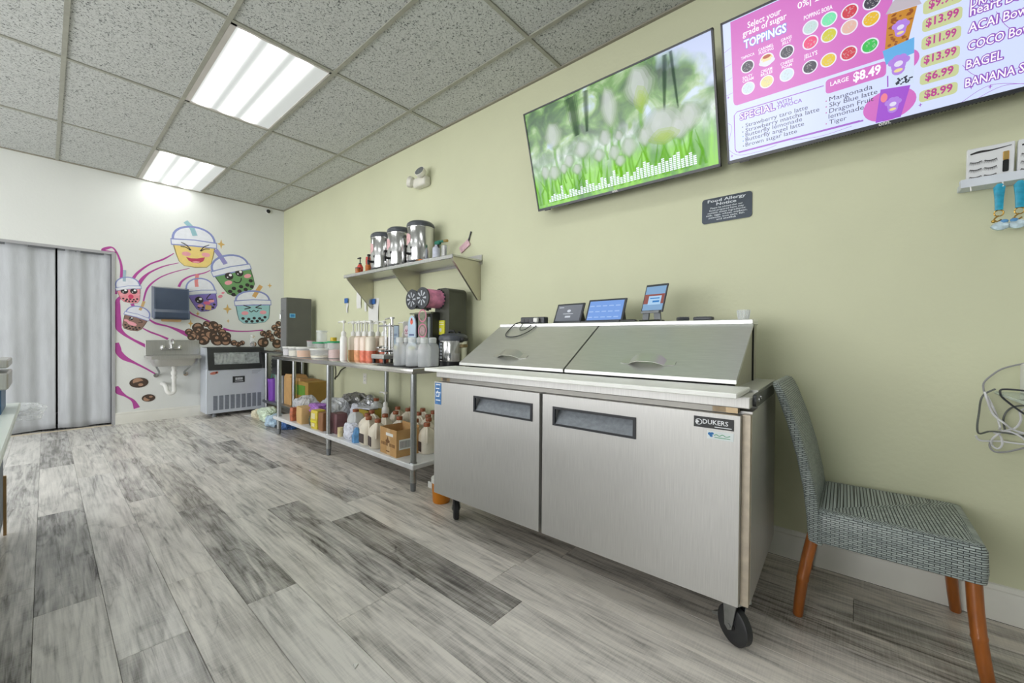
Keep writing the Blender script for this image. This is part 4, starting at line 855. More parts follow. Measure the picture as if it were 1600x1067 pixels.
# cardboard box with open flaps
bx = thing('cardboard_box', 'open brown cardboard box with taped seam at the front of the lower shelf', 'box', (1.665, 2.495, SZ), FR+R(-4))
def open_box(b_, x0, x1, y0, y1, h, th=.004):
    b_.box(x0,x1,y0,y0+th,0,h); b_.box(x0,x1,y1-th,y1,0,h); b_.box(x0,x0+th,y0+th,y1-th,0,h); b_.box(x1-th,x1,y0+th,y1-th,0,h); b_.box(x0+th,x1-th,y0+th,y1-th,0,th); return b_
open_box(MB(), -.115,.115,-.09,.09,.185).build('box_body', CARD, bx, 0)
MB().box(-.113,.113,.088,.092,.185,.20).build('flap', CARD, bx, 0)
p = MB(); p.box(-.02,.03,-.0906,-.09,.0,.185); p.build('tape', M('tape_tan', (200,166,118), .35), bx, 0)
MB().box(-.03,.07,-.0912,-.0906,.135,.155).build('tape_white', WHITE, bx, 0)
p = MB(); p.disc(-.005,.095,.03,.012,-.0913); p.flat([(-.02,.10),(.01,.10),(-.005,.135)], -.0914)
for k in range(6): p.box(-.095+.016*k,-.086+.016*k,-.0912,-.0906,.062,.084)
for k in range(5): p.box(.02+.016*k,.029+.016*k,-.0912,-.0906,.062,.084)
p.box(-.03,.02,-.0912,-.0906,.02,.028); p.build('box_print', M('print_brown', (120,84,50), .8), bx, 0, stuff=True)
p = MB(); p.box(.115,.1158,-.07,.03,.05,.12); p.build('shipping_label', WHITE, bx, 0)
p = MB()
for k in range(9): p.box(.1158,.1163,-.062+.0095*k,-.058+.0095*k,.06,.11)
p.build('barcode', DARK, bx, 0, stuff=True)
# crumpled bags: displaced lumps
from mathutils import noise as mnoise
def crumple(name, label, cat, loc, size, mat, seed, sub=5, amp=.22, rz=0, extra=None, group=None):
    t = thing(name, label, cat, loc, rz, group); b_ = MB(); bmesh.ops.create_icosphere(b_.bm, subdivisions=sub, radius=1)
    o3 = Vector((seed*3.7, seed*1.3, seed*2.1))
    for v in b_.bm.verts:
        d = v.co.normalized(); n1 = mnoise.noise(d*1.3+o3); n2 = 1-abs(mnoise.noise(d*2.6+o3*2))*2; n3 = 1-abs(mnoise.noise(d*6+o3))*2
        k = 1+amp*(1.3*n1+.55*(n2-.5)+.28*(n3-.5))
        sq = (abs(d.x)**3.2+abs(d.y)**3.2+abs(d.z)**3.2)**(-1/3.2)
        v.co = Vector((d.x*sq*size[0]*k*.88, d.y*sq*size[1]*k*.88, max(-.80,d.z*sq*k*.86)*size[2]))
    zm = min(v.co.z for v in b_.bm.verts)
    for v in b_.bm.verts: v.co.z -= zm
    b_.build('bag_skin', mat, t, 14)
    if extra: extra(t)
    return t
SILV = M('foil_silver', (196,198,202), .22, .75, var=.2, vs=16); BAGW = M('bag_white_blue', (216,220,232), .3, var=.18, vs=26); BAGC = M('bag_clear', (222,226,232), .18, var=.12, vs=20, alpha=.6); BAGP = M('bag_purple', (164,112,190), .35, var=.18, vs=20); BAGG = M('bag_grey_foil', (150,150,148), .3, .6, var=.3, vs=24)
def bagprint(col, n, sx, sz, y):
    def f(t):
        p = MB(); rg = random.Random(n)
        for k in range(n): p.disc(rg.uniform(-sx,sx), rg.uniform(.02,sz), rg.uniform(.006,.014), rg.uniform(.004,.010), y-.002, 8, rg.uniform(0,3))
        p.build('bag_print', M('print_%d_%d_%d' % col, col, .5), t, 0, False)
    return f
crumple('foil_bag', 'pile-topping grey foil bag against the wall on the lower shelf', 'bag', (2.06, 3.86, SZ), (.10,.20,.155), BAGG, 3)
crumple('foil_bag', 'crinkled silver foil bag on the lower shelf below the wall outlet', 'bag', (2.03, 3.52, SZ), (.10,.15,.15), SILV, 4)
crumple('printed_bag', 'white bag with yellow print in front of the silver foil bag', 'bag', (1.89, 3.50, SZ), (.06,.12,.125), BAGW, 5)
crumple('printed_bag', 'white bag with small blue print at the shelf edge', 'bag', (1.615, 3.10, SZ), (.048,.088,.075), BAGW, 6, extra=None)
bottle('blue_pouch', 'small blue and white carton at the shelf edge beside the white bag', 'carton', (1.60, 2.985, SZ), [(.001,0),(.036,0),(.036,.05),(.020,.10),(.012,.115)], M('pouch_blue', (96,150,200), .4, var=.35, vs=30), None, None, None, None, 6)
bottle('yellow_can', 'small white and yellow can at the left end of the white bag', 'can', (1.60, 3.255, SZ), [(.001,0),(.022,0),(.022,.075),(.001,.076)], M('can_yellow', (222,206,160), .4, var=.2, vs=40))
def pack(name, label, cat, loc, sx, sy, sz, mat, rz=0, bands=()):
    t = thing(name, label, cat, loc, FR+rz)
    MB().loft([[(x,y,z) for x, y in rrect(-sx*k,sx*k,-sy*k,sy*k,.012,3)] for z, k in ((0,.96),(.01,1),(sz*.5,1.04),(sz-.012,1),(sz,.9))]).build('pack_body', mat, t, 40)
    for z0, z1, x0, x1, mm in bands: MB().box(x0,x1,-sy*1.04-.0012,-sy*1.0,z0,z1).build('pack_label', mm, t, 0)
    return t
YEL = M('pack_yellow', (212,190,62), .4, var=.12, vs=20); YB = M('pack_yellow_bright', (226,216,40), .4)
pack('yellow_package', 'yellow labelled package at the shelf edge beside the middle table leg', 'package', (1.615, 3.70, SZ), .055, .045, .165, YEL, .1, ((.06,.072,-.05,.05,YB),(.02,.05,-.03,.02,M('pack_pale', (226,216,170), .5)),(.09,.14,-.035,.025,MATS['pack_pale'])))
pack('brown_package', 'dark maroon bag standing right of the middle table leg', 'bag', (1.66, 3.395, SZ), .062, .05, .17, M('pack_maroon', (112,76,80), .5, var=.15, vs=16), -.1)
pack('dark_package', 'brown package pressed behind the middle table leg', 'package', (1.62, 3.575, SZ), .045, .045, .16, M('pack_brown', (140,96,60), .5, var=.15))
pack('kraft_bag', 'tan kraft paper bag at the shelf edge', 'paper bag', (1.625, 4.03, SZ), .085, .05, .155, M('kraft_paper', (204,170,116), .8, var=.06, bump=.12, bs=30), -.12)
pack('orange_package', 'small orange printed packet left of the kraft bag', 'package', (1.60, 4.20, SZ), .03, .035, .13, M('pack_orange', (176,100,70), .45, var=.4, vs=30))
crumple('purple_bag', 'glossy purple bag lying on the packages', 'bag', (1.70, 3.90, SZ+.11), (.07,.13,.05), BAGP, 8)
crumple('clear_bag', 'clear plastic bag piled beside the purple bag', 'bag', (1.84, 3.85, SZ), (.11,.16,.135), BAGC, 9)
crumple('clear_bag', 'large clear plastic bag at the far end of the lower shelf', 'bag', (1.74, 4.28, SZ), (.10,.16,.13), BAGC, 10)
crumple('dark_pouch', 'dark green packet squeezed between the kraft bag and the yellow package', 'packet', (1.63, 3.845, SZ), (.035,.05,.055), M('packet_dark', (78,84,66), .35, var=.5, vs=30), 12)
def tray(label, loc, mat, sx, sy, sz):
    t = thing('shelf_carton', label, 'carton', loc, FR); open_box(MB(), -sx,sx,-sy,sy,sz).build('carton_body', mat, t, 0); return t
tray('yellow and green shallow carton behind the maroon bag', (1.90, 3.32, SZ), M('carton_olive', (170,150,52), .6, var=.25, vs=12), .10, .07, .185)
t = thing('flat_packet', 'flat white packet lying on the shallow yellow carton', 'packet', (1.88, 3.34, SZ+.187), FR+.2); MB().box(-.10,.10,-.05,.05,0,.012,.004).build('packet_body', BAGW, t, 30)

# ------------------------------------------------------------------ far corner table
mc = thing('dispenser_cabinet', 'tall dark grey dispenser cabinet in the far corner', 'dispenser', (1.905, 5.245, T2Z), 0)
MB().box(0,.295,0,.18,0,.66,.004).build('body', M('cabinet_dark_grey', (92,93,88), .5, var=.06, bump=.1, bs=120), mc, 30)
MB().box(-.004,0,.008,.172,.01,.65).build('front_panel', M('cabinet_panel', (132,134,134), .4, .3), mc, 0)
p = MB(); p.box(.035,.10,-.003,0,.415,.465,.001); p.build('display', M('display_cyan', (120,190,225), .3), mc, 0)
p = MB(); p.box(.045,.09,-.0042,-.003,.425,.455); p.build('display_text', M('display_cyan_dark', (50,130,190), .3), mc, 0)
p = MB(); p.tube([(-.004,.09,.50),(-.03,.09,.50),(-.034,.09,.44)], .006, 8); p.cyl((-.034,.09,.40),(-.034,.09,.45),.012); p.build('tap', CHROME, mc)
p = MB(); p.tube([(.305,.05,.0),(.305,.05,.55),(.30,.07,.60)], .008, 8); p.build('pipe', GALV, mc)
# things under and around the far table
bk = thing('purple_bucket', 'purple plastic bucket on the lower shelf of the far corner table', 'bucket', (1.985, 5.885, .165), FR)
MB().lathe([(.001,0),(.062,0),(.064,.01),(.070,.25),(.075,.252),(.075,.285),(.070,.287),(.066,.252),(.060,.01),(.001,.008)], n=26).build('bucket_wall', M('bucket_purple', (124,66,176), .4), bk)
MB().tube([(.07*math.cos(R(a)), -.01, .285+.06*math.sin(R(a))) for a in range(0,181,15)], .004, 6).build('bucket_handle', M('handle_teal', (96,190,170), .4), bk)
cr = thing('black_crate', 'black plastic crate hanging under the far corner table top', 'crate', (1.985, 5.63, .52), FR)
f = open_box(MB(), -.15,.15,-.06,.17,.20,.008)
f.build('crate_body', BLACK, cr, 0)
for k in range(4): MB().box(-.155,.155,-.066,-.058,.02+.048*k,.045+.048*k).build('crate_rib', M('crate_black', (34,36,38), .4), cr, 0)
st = thing('crate_stand', 'grey storage bin beneath the black crate', 'bin', (1.985, 5.63, .165), FR); open_box(MB(), -.13,.13,-.03,.16,.353).build('bin_wall', M('bin_grey', (150,152,154), .5), st, 0)
bb = thing('carton_box', 'large brown carton with green label on the floor behind the clear bags', 'box', (2.095, 5.00, .165), FR)
MB().box(-.20,.20,-.12,.11,0,.315,.003).build('carton_body', M('carton_brown', (164,130,62), .8, var=.1, vs=8), bb, 0)
MB().box(-.12,.12,-.1215,-.12,.15,.27).build('carton_label', M('label_green', (92,142,40), .6, var=.15), bb, 0)
MB().prism([(-.12,.315),(.11,.315),(.11,.321),(-.12,.345)], 'x', -.20, -.02).build('flap', CARD, bb, 0)
b2 = thing('carton_box', 'tan carton standing left of the carton with green label', 'box', (2.07, 5.36, .165), FR)
MB().box(-.11,.11,-.11,.09,0,.34,.003).build('carton_body', CARD, b2, 0)
MB().prism([(-.11,.34),(.09,.34),(.08,.365),(-.09,.375)], 'x', -.11, .08).build('flap', CARD, b2, 0)
PB = M('bag_blue_white', (176,200,222), .35, var=.45, vs=14); PG = M('bag_green_white', (206,222,200), .4, var=.3, vs=16)
crumple('floor_bag', 'blue and white crumpled plastic bag on the floor by the far table leg', 'bag', (1.70, 4.98, 0), (.10,.13,.075), PB, 21)
crumple('floor_bag', 'pale green crumpled bag on the floor behind the blue one', 'bag', (1.75, 5.36, 0), (.10,.16,.09), PG, 22)
crumple('floor_bag', 'small cream crumpled bag on the floor next to the ice maker', 'bag', (1.72, 5.62, 0), (.07,.09,.06), M('bag_cream', (222,216,190), .5, var=.15), 23)
crumple('floor_bag', 'blue plastic bag on the floor under the far end of the long table', 'bag', (1.74, 4.72, 0), (.09,.10,.07), M('bag_blue', (70,110,170), .4, var=.4, vs=12), 24)
t = thing('floor_paper', 'white sheet of paper on the floor in front of the ice maker', 'paper', (1.78, 5.83, .001), .2); MB().box(-.12,.12,-.10,.10,0,.003).build('sheet', WHITE, t, 0)
ob = thing('orange_bucket', 'orange bucket with white lid on the floor behind the prep fridge wheel', 'bucket', (1.60, 1.945, 0), FR)
MB().lathe([(.001,0),(.050,0),(.053,.008),(.060,.13)], n=24).build('bucket_wall', M('bucket_orange', (222,136,24), .4), ob); MB().lathe([(.063,.125),(.063,.15),(.001,.155)], n=24).build('lid', WHITE, ob)
MB().box(-.056,-.02,-.0605,-.052,.09,.125).build('label_patch', WHITE, ob, 0)
t = thing('power_cable', 'black power cable hanging below the near end of the long table', 'cable', (2.2, 2.55, 0), FR)
MB().tube(smoothpts([(0,.045,.80),(.02,.045,.62),(-.02,.045,.46),(.03,.03,.38),(.10,.04,.47),(.16,.045,.60)],6), .005, 8).build('cord', BLACK, t); MB().tube(smoothpts([(.02,.05,.62),(.10,.05,.55),(.14,.05,.46),(.12,.05,.36)],6), .004, 8).build('cord', BLACK, t); MB().box(.0,.05,.02,.055,.60,.635,.006).build('plug', BLACK, t, 30)
t = thing('power_cable', 'black cable draped on the wall above the carton with green label', 'cable', (2.24, 4.72, 0), FR)
MB().tube(smoothpts([(-.03,.02,.79),(-.02,.02,.68),(.0,.02,.60),(-.01,.02,.50)],6), .005, 8).build('cord', BLACK, t); MB().tube(smoothpts([(.24,.02,.66),(.13,.02,.62),(.05,.02,.55),(-.06,.02,.505)],6), .005, 8).build('cord', BLACK, t)

# ------------------------------------------------------------------ ice maker
im = thing('ice_maker', 'white under-counter ice maker with black sloped door on the end wall', 'ice maker', (1.285, 6.05, 0), 0)
IW, IDp = .665, .28; ICEW = M('ice_white_steel', (206,212,222), .35, .25, var=.04)
MB().box(0,IW,0,IDp,.045,.60,.004).build('body', ICEW, im, 30)
MB().prism([(.0,.60),(.05,.845),(.06,.862),(IDp,.862),(IDp,.60)], 'x', 0.0, .018).build('side_cheek', ICEW, im, 0)
MB().prism([(.0,.60),(.05,.845),(.06,.862),(IDp,.862),(IDp,.60)], 'x', IW-.018, IW).build('side_cheek', ICEW, im, 0)
MB().prism([(-.012,.585),(-.012,.60),(.042,.850),(.055,.868),(IDp,.868),(IDp,.60),(.02,.585)], 'x', .018, IW-.018).build('hood', M('ice_black', (52,54,55), .3, var=.08), im, 20)
a_ = math.atan2(.25,.054)
MB().prism([(-.0115+.054*.22-.003,.60+.25*.22),(-.0115+.054*.80-.003,.60+.25*.80),(-.0115+.054*.80,.60+.25*.80),(-.0115+.054*.22,.60+.25*.22)], 'x', .085, IW-.085).build('window', M('ice_window', (150,156,156), .2, var=.35, vs=26), im, 0)
f = MB()
for k in range(22): x = .10+.0145*k; f.prism([(-.0115+.054*.30-.005,.60+.25*.30),(-.0115+.054*.72-.005,.60+.25*.72),(-.0115+.054*.72-.003,.60+.25*.72),(-.0115+.054*.30-.003,.60+.25*.30)], 'x', x, x+.004)
f.build('ice_grid_bar', M('ice_grid_white', (196,200,198), .4), im, 0, split=True)
for k in range(9):
    x = .070+.0605*k; v = MB().box(x,x+.046,-.002,0,.085,.265).build('vent', M('vent_grey', (150,156,168), .5), im, 0)
    f = MB()
    for q in range(18): f.box(x+.003,x+.043,-.0045,-.002,.090+.0098*q,.0945+.0098*q)
    tag(f.build('vent_slat', M('vent_slat_dark', (112,118,128), .5), v, 0), kind='stuff')
p = MB().box(.275,.41,-.003,0,.415,.495,.001).build('badge', M('badge_dark', (46,48,52), .4), im, 0)
p2 = MB()
for k in range(4): p2.box(.305+.021*k,.321+.021*k,-.0042,-.003,.447,.478)
p2.box(.30,.39,-.0042,-.003,.428,.436); p2.build('badge_print', M('badge_print_pale', (206,210,214), .5), p, 0)
p = MB(); p.disc(.075,.548,.038,.017,-.0025,18,.15); p.disc(.108,.556,.014,.014,-.0025); p.build('logo_sticker', M('logo_coral', (196,120,104), .5, var=.3, vs=60), im, 0, False)
p = MB()
for k in range(3): p.box(.49,.60-.02*k,-.0015,0,.555-.016*k,.560-.016*k)
p.build('instruction_print', M('print_grey', (150,156,166), .6), im, 0)
for x in (.09, IW-.09):
    for y in (.035,IDp-.04): MB().lathe([(.022,0),(.022,.02),(.016,.045)], x, y, 14).build('foot', GREYP, im)
bottle('ice_bottle', 'small clear bottle on top of the ice maker', 'bottle', (1.83, 6.22, .868), [(.001,0),(.03,0),(.03,.11),(.02,.125),(.02,.14)], CLEAR, [(.022,.135),(.022,.155),(.001,.156)], CLEAR2)

# ------------------------------------------------------------------ hand sink
sn = thing('hand_sink', 'small wall-mounted stainless hand sink under the towel dispenser', 'sink', (1.0, DY, 0), 0)
SW, SD = .215, .36
MB().box(-.235,.275,-.012,0,.775,.955,.003).build('backsplash', STEEL, sn, 30)
b = MB()
outer = [(-SW-.01,-SD),(SW+.01,-SD),(SW+.03,-.012),(-SW-.03,-.012)]; inner = [(-SW+.03,-SD+.03),(SW-.03,-SD+.03),(SW-.03,-.08),(-SW+.03,-.08)]
o0 = b.ring([(x,y,.775) for x, y in outer]); o1 = b.ring([(x,y,.740) for x, y in outer]); i0 = b.ring([(x,y,.775) for x, y in inner]); i1 = b.ring([(x*.86,y*.92-.01,.665) for x, y in inner])
for k in range(4):
    q = (k+1) % 4; b._f([o0[k],o0[q],o1[q],o1[k]]); b._f([o0[k],o0[q],i0[q],i0[k]]); b._f([i0[k],i0[q],i1[q],i1[k]])
b._f(i1); b.build('rim', STEEL, sn, 0)
MB().loft([[(x,y,.739) for x, y in rrect(-SW+.01,SW-.01,-SD+.012,-.03,.05)], [(x*.98,y,.70) for x, y in rrect(-SW+.01,SW-.01,-SD+.02,-.03,.05)], [(x*.88,y*.95,.655) for x, y in rrect(-SW+.01,SW-.01,-SD+.03,-.04,.06)]]).build('basin', STEEL, sn, 50)
fc = MB(); fc.box(-.10,.10,-.05,-.012,.835,.862,.008); fc.tube(smoothpts([(0,-.035,.86),(0,-.04,.93),(0,-.08,.965),(0,-.14,.95),(0,-.155,.915)],5), .011, 10); fc.build('faucet', CHROME, sn)
for s_ in (-1,1):
    MB().lathe([(.018,.86),(.016,.885),(.010,.895),(.001,.896)], s_*.08, -.032, 14).build('tap_handle', CHROME, sn)
    MB().tube(smoothpts([(s_*.17,-.20,.70),(s_*.155,-.17,.64),(s_*.12,-.08,.575),(s_*.125,-.02,.545),(s_*.145,-.012,.54)],5), .010, 8).build('brace', GALV, sn)
    MB().cyl((s_*.14,-.02,.535),(s_*.14,0,.535),.024).build('valve', CHROME, sn)
dr = MB(); dr.cyl((.0,-.18,.665),(.0,-.18,.62),.028).cyl((0,-.18,.62),(0,-.18,.40),.021).lathe([(.028,.0),(.028,.025)],0,-.18,16,.50).lathe([(.028,0),(.030,.04)],0,-.18,16,.545); dr.tube(smoothpts([(0,-.18,.40),(0,-.18,.345),(-.03,-.18,.325),(-.06,-.175,.35),(-.075,-.15,.42),(-.08,-.06,.43),(-.08,0,.43)],5), .023, 10); dr.build('drain_pipe', M('pvc_white', (232,232,228), .35), sn)
# paper towel dispenser
pd = thing('towel_dispenser', 'dark blue-grey paper towel dispenser above the hand sink', 'towel dispenser', (.983, DY, 1.205), 0)
TD = M('dispenser_blue_grey', (62,74,94), .3, var=.08)
MB().prism([(0,.03),(-.18,.0),(-.205,.02),(-.205,.08),(-.17,.115),(-.165,.33),(-.15,.365),(0,.39)], 'x', -.152, .152).build('cover', TD, pd, 40)
MB().prism([(0,.0),(-.17,.0),(-.17,.02),(0,.03)], 'x', -.145, .145).build('base', BLACK, pd, 0)
for s_ in (-1,1): MB().prism([(0,.02),(-.19,.0),(-.21,.02),(-.21,.08),(-.175,.118),(-.17,.335),(-.15,.372),(0,.395)], 'x', s_*.156-.006, s_*.156+.006).build('side_rib', M('dispenser_edge', (84,96,116), .3), pd, 40)
MB().prism(rrect(-.09,.09,-.028,.004,.014), 'y', -.15, -.10).build('towel', M('paper_towel_brown', (184,150,106), .85, var=.1, vs=20), pd, 40)
# dome camera, emergency light
dc = thing('dome_camera', 'small black dome security camera in the ceiling corner', 'camera', (2.06, DY, HC-.055), 0)
MB().lathe([(.001,0),(.030,0),(.032,.008),(.032,.02)], n=20).xf(Matrix.Rotation(PI/2,4,'X')).build('mount', WHITE, dc); MB().sphere((0,-.022,0),(.026,.02,.026)).build('lens_dome', BLACK, dc)
em = thing('emergency_light', 'white twin-head emergency light on the cream wall above the wall shelf', 'emergency light', (WX, 3.02, 2.43), FR)
MB().box(-.09,.09,-.075,0,-.05,.035,.018,3).build('housing', M('em_white', (222,220,208), .45), em, 50)
def lamp(x, y, z, rot, m_):
    h = MB().lathe([(.025,0),(.048,.02),(.052,.05),(.050,.055)], n=22).xf(Matrix.Translation((x,y,z))@rot).build('lamp_head', MATS['em_white'], em)
    MB().lathe([(.001,.050),(.048,.050),(.045,.056),(.001,.060)], n=22).xf(Matrix.Translation((x,y,z))@rot).build('lens', m_, h)
lamp(.05, -.06, .035, Matrix.Rotation(R(62),4,'X')@Matrix.Rotation(R(10),4,'Y'), M('lens_grey', (150,154,158), .15, .6, var=.3, vs=120))
lamp(-.085, -.055, .0, Matrix.Rotation(R(-70),4,'Y')@Matrix.Rotation(R(30),4,'X'), MATS['lens_grey'])

# ------------------------------------------------------------------ curtains
CURT = M('curtain_grey', (190,193,197), .9, var=.06, vs=30, stretch=(1,1,.15), bump=.12, bs=240)
def curtain(label, x0, x1, y, ztop, zbot, n, seed, amp):
    t = thing('curtain', label, 'curtain', ((x0+x1)/2, y, 0), 0, 'grey curtains in the doorway'); rg = random.Random(seed); b_ = MB(); wd = x1-x0; NX, NZ = 90, 26
    ph = [rg.uniform(0,6.28) for _ in range(4)]; grid = []
    for k in range(NZ+1):
        z = ztop+(zbot-ztop)*k/NZ; row = []
        for i in range(NX+1):
            s_ = i/NX; tt = k/NZ
            yy = amp*(.7+.45*tt)*(math.sin(2*PI*n*(s_+.06*math.sin(5*s_+ph[3]))+ph[0]+.5*tt)+.35*math.sin(2*PI*n*2.3*s_+ph[1]-tt))+.0025*mnoise.noise((s_*9,tt*14,seed*3))+.0015*math.sin(14*tt+8*s_+ph[2])
            row.append(b_.bm.verts.new((-wd/2+wd*s_, yy, z+(.006*math.sin(2*PI*1.3*s_+ph[3]) if k == NZ else 0))))
        grid.append(row)
    for a, c in zip(grid, grid[1:]):
        for i in range(NX): b_._f([a[i], a[i+1], c[i+1], c[i]])
    o = b_.build('curtain_cloth', CURT, t, 180); md = o.modifiers.new('solid', 'SOLIDIFY'); md.thickness = .003
    hm = MB().box(-wd/2, wd/2, -.006, .006, ztop-.03, ztop).build('heading_tape', M('curtain_heading', (118,121,124), .9), t, 0)
curtain('grey curtain panel right of the gap, beside the mural', .085, OX1-.016, DY+.065, OZ-.01, .014, 1.7, 4, .012)
curtain('wide grey curtain panel left of the gap', OX0+.01, .070, DY+.075, OZ-.01, .014, 4.2, 5, .012)

# ------------------------------------------------------------------ service counter on the left
ct = thing('service_counter', 'white-topped service counter at the left edge of the picture', 'counter', (-.085, 3.30, 0), 0)
MB().box(-.62,0,-2.3,0,.632,.66,.004).build('counter_top', M('counter_white', (222,230,224), .3, var=.02), ct, 30)
MB().box(-.60,-.055,-2.25,-.04,.08,.632).build('counter_body', M('counter_blue_grey', (98,110,126), .5, var=.12, vs=8), ct, 0)
MB().box(-.58,-.08,-2.2,-.07,0,.08).build('kick_board', M('kick_brown', (120,100,74), .6), ct, 0)
MB().box(-.0555,-.045,-.055,-.038,.0,.30).build('edge_strip', M('edge_tan', (176,140,92), .6), ct, 0)
sl = thing('cup_sealer', 'steel cup sealing machine with blue front on the left counter', 'cup sealer', (-.262, 3.0, .66), 0)
MB().box(-.14,.135,-.16,.16,0,.11,.004).build('base', M('sealer_blue', (70,110,150), .4, var=.2), sl, 30)
MB().box(-.15,.155,-.17,.17,.11,.185,.005).build('lower_deck', STEEL, sl, 30); MB().box(-.15,.155,-.17,.17,.205,.242,.005).build('upper_deck', STEEL, sl, 30)
f = MB()
for x in (-.12,.10):
    for y in (-.12,.12): f.cyl((x,y,.185),(x,y,.205),.012)
f.build('pillar', CHROME, sl, split=True)
crumple('clear_bag', 'clear plastic bag lying over the far end of the left counter', 'bag', (-.10, 3.42, .55), (.10,.12,.055), M('bag_film', (236,240,242), .12, var=.05, alpha=.35), 31)

# ------------------------------------------------------------------ things on the prep fridge ledge
LZ = 1.1035
def ft(name, label, cat, x, y, rz=0, rx=0, group=None, z=LZ): return thing(name, label, cat, (x, y, z), FRT+rz, group, rx)
ps = ft('power_strip', 'dark grey power strip with plugged white adapter on the fridge ledge', 'power strip', 1.985, 1.535)
MB().box(-.085,.10,-.022,.022,0,.042,.005).build('strip_body', DARK, ps, 30)
f = MB()
for k in range(5): f.box(-.068+.032*k,-.050+.032*k,-.0235,-.022,.012,.030)
f.build('socket', BLACK, ps, 0, split=True)
MB().box(.030,.062,-.045,-.022,.008,.036,.004).build('adapter', WHITE, ps, 30)
pc_ = MB(); pc_.tube(smoothpts([(-.085,0,.02),(-.14,-.01,.0),(-.16,-.05,-.004),(-.20,.02,-.03),(-.24,.06,-.10)],6), .0035, 6); pc_.build('lead', DARK, ps)
def lp(x, s_): return (x, -.080-s_*.857, -.0165-s_*.520)
cb = MB(); cb.tube(smoothpts([(-.06,-.02,.01),(-.085,-.06,.004),lp(-.10,.03),lp(-.085,.10),lp(-.04,.125),lp(.02,.115),lp(.06,.07),lp(.075,.02),(.07,-.04,.004),(.06,-.02,.02)],6), .0032, 6)
cb.tube(smoothpts([(-.02,-.022,.01),(-.03,-.06,.004),lp(-.02,.035),lp(.01,.045),lp(.03,.02),(.04,-.045,.01)],6), .0026, 6); cb.build('lead', DARK, ps)
def tablet(label, x, y, w_, h_, tilt, rz, smat, stand, z=0, frame=DARK):
    t = ft('tablet', label, 'tablet', x, y, rz, 0, None, LZ+z); rot = Matrix.Rotation(-tilt,4,'X')
    MB().box(-w_/2,w_/2,-.005,.005,0,h_,.004,2).xf(rot).build('tablet_body', frame, t, 30)
    s_ = MB().box(-w_/2+.012,w_/2-.012,-.0058,-.005,.014,h_-.012).xf(rot).build('screen', smat, t, 0)
    stand(t); return t, s_, rot
def easel(w_, h_, tilt):
    def f(t): MB().prism([(.006,.0),(h_*.75*math.sin(tilt)+.004,h_*.75*math.cos(tilt)),(.075,0)], 'x', w_/2-.022, w_/2-.016).build('folding_stand', BLACK, t, 0); MB().prism([(.006,.0),(h_*.75*math.sin(tilt)+.004,h_*.75*math.cos(tilt)),(.075,0)], 'x', -w_/2+.016, -w_/2+.022).build('folding_stand', BLACK, t, 0)
    return f
t, s_, rot = tablet('dark screened tablet leaning beside the power strip', 2.0, 1.30, .205, .128, R(22), R(-8), emi('tablet_dark', (98,104,116), .75), easel(.205,.128,R(22)))
p = MB(); p.box(-.02,.02,-.0064,-.0058,.035,.046); p.box(-.04,.035,-.0064,-.0058,.058,.061); p.disc(0,.078,.014,.009,-.0064,12); p.box(-.08,-.045,-.0064,-.0058,.10,.104); p.xf(rot).build('screen_print', emi('tablet_print', (205,212,222), .8), s_, 0, split=True)
t, s_, rot = tablet('tablet with bright blue screen in the middle of the fridge ledge', 1.985, 1.055, .235, .142, R(22), R(-4), emi('tablet_blue', (116,158,226), .9), easel(.235,.142,R(22)))
p = MB()
for k in range(5):
    for q in range(3): p.box(-.10+.04*k,-.072+.04*k,-.0063,-.0058,.028+.034*q,.034+.034*q)
p.xf(rot).build('screen_print', emi('tablet_print2', (160,192,240), .9), s_, 0, split=True)
MB().box(-.125,.115,-.03,.03,0,.010,.003).build('keyboard_flap', DARK, t, 30)
def desk(t):
    f = MB(); f.prism([(-.04,0),(.045,0),(.03,.008),(-.03,.008)], 'x', -.05, .05); f.build('stand_base', BLACK, t, 0)
    MB().prism([(-.052,.0),(-.018,.0),(-.012,.055),(-.046,.055)], 'y', -.004, .006).build('stand_leg', GREYP, t, 0); MB().prism([(.018,.0),(.052,.0),(.046,.055),(.012,.055)], 'y', -.004, .006).build('stand_leg', GREYP, t, 0); MB().box(-.05,.05,-.02,-.004,.042,.052).build('stand_lip', GREYP, t, 0)
t = ft('tablet', 'upright tablet on a grey stand showing an order screen', 'tablet', 1.985, .785, R(-12)); desk(t)
rot = Matrix.Translation((0,.0,.046))@Matrix.Rotation(R(-20),4,'X')
MB().box(-.062,.062,-.004,.004,0,.155,.004,2).xf(rot).build('tablet_body', DARK, t, 30)
s_ = MB().box(-.055,.055,-.0048,-.004,.010,.142).xf(rot).build('screen', emi('order_blue', (130,168,206), .85), t, 0)
p = MB(); p.box(-.055,.055,-.0053,-.0048,.045,.098); p.xf(rot).build('screen_band', emi('order_red', (150,80,72), .8), s_, 0)
p = MB(); p.box(-.030,.040,-.0057,-.0053,.040,.088); p.xf(rot).build('screen_dialog', emi('order_pale', (170,206,236), .9), s_, 0)
p = MB(); p.box(-.005,.032,-.0060,-.0057,.052,.062); p.box(-.022,.03,-.0060,-.0057,.072,.078); p.xf(rot).build('screen_button', emi('order_button', (40,120,190), .9), s_, 0)
t = ft('card_reader', 'black phone lying between the blue tablet and the tablet stand', 'phone', 1.985, .905, .15); MB().box(-.05,.04,-.022,.022,0,.012,.004).build('phone_body', BLACK, t, 30); MB().box(-.045,.035,-.018,.018,.012,.0125).build('screen', DARK, t, 0)
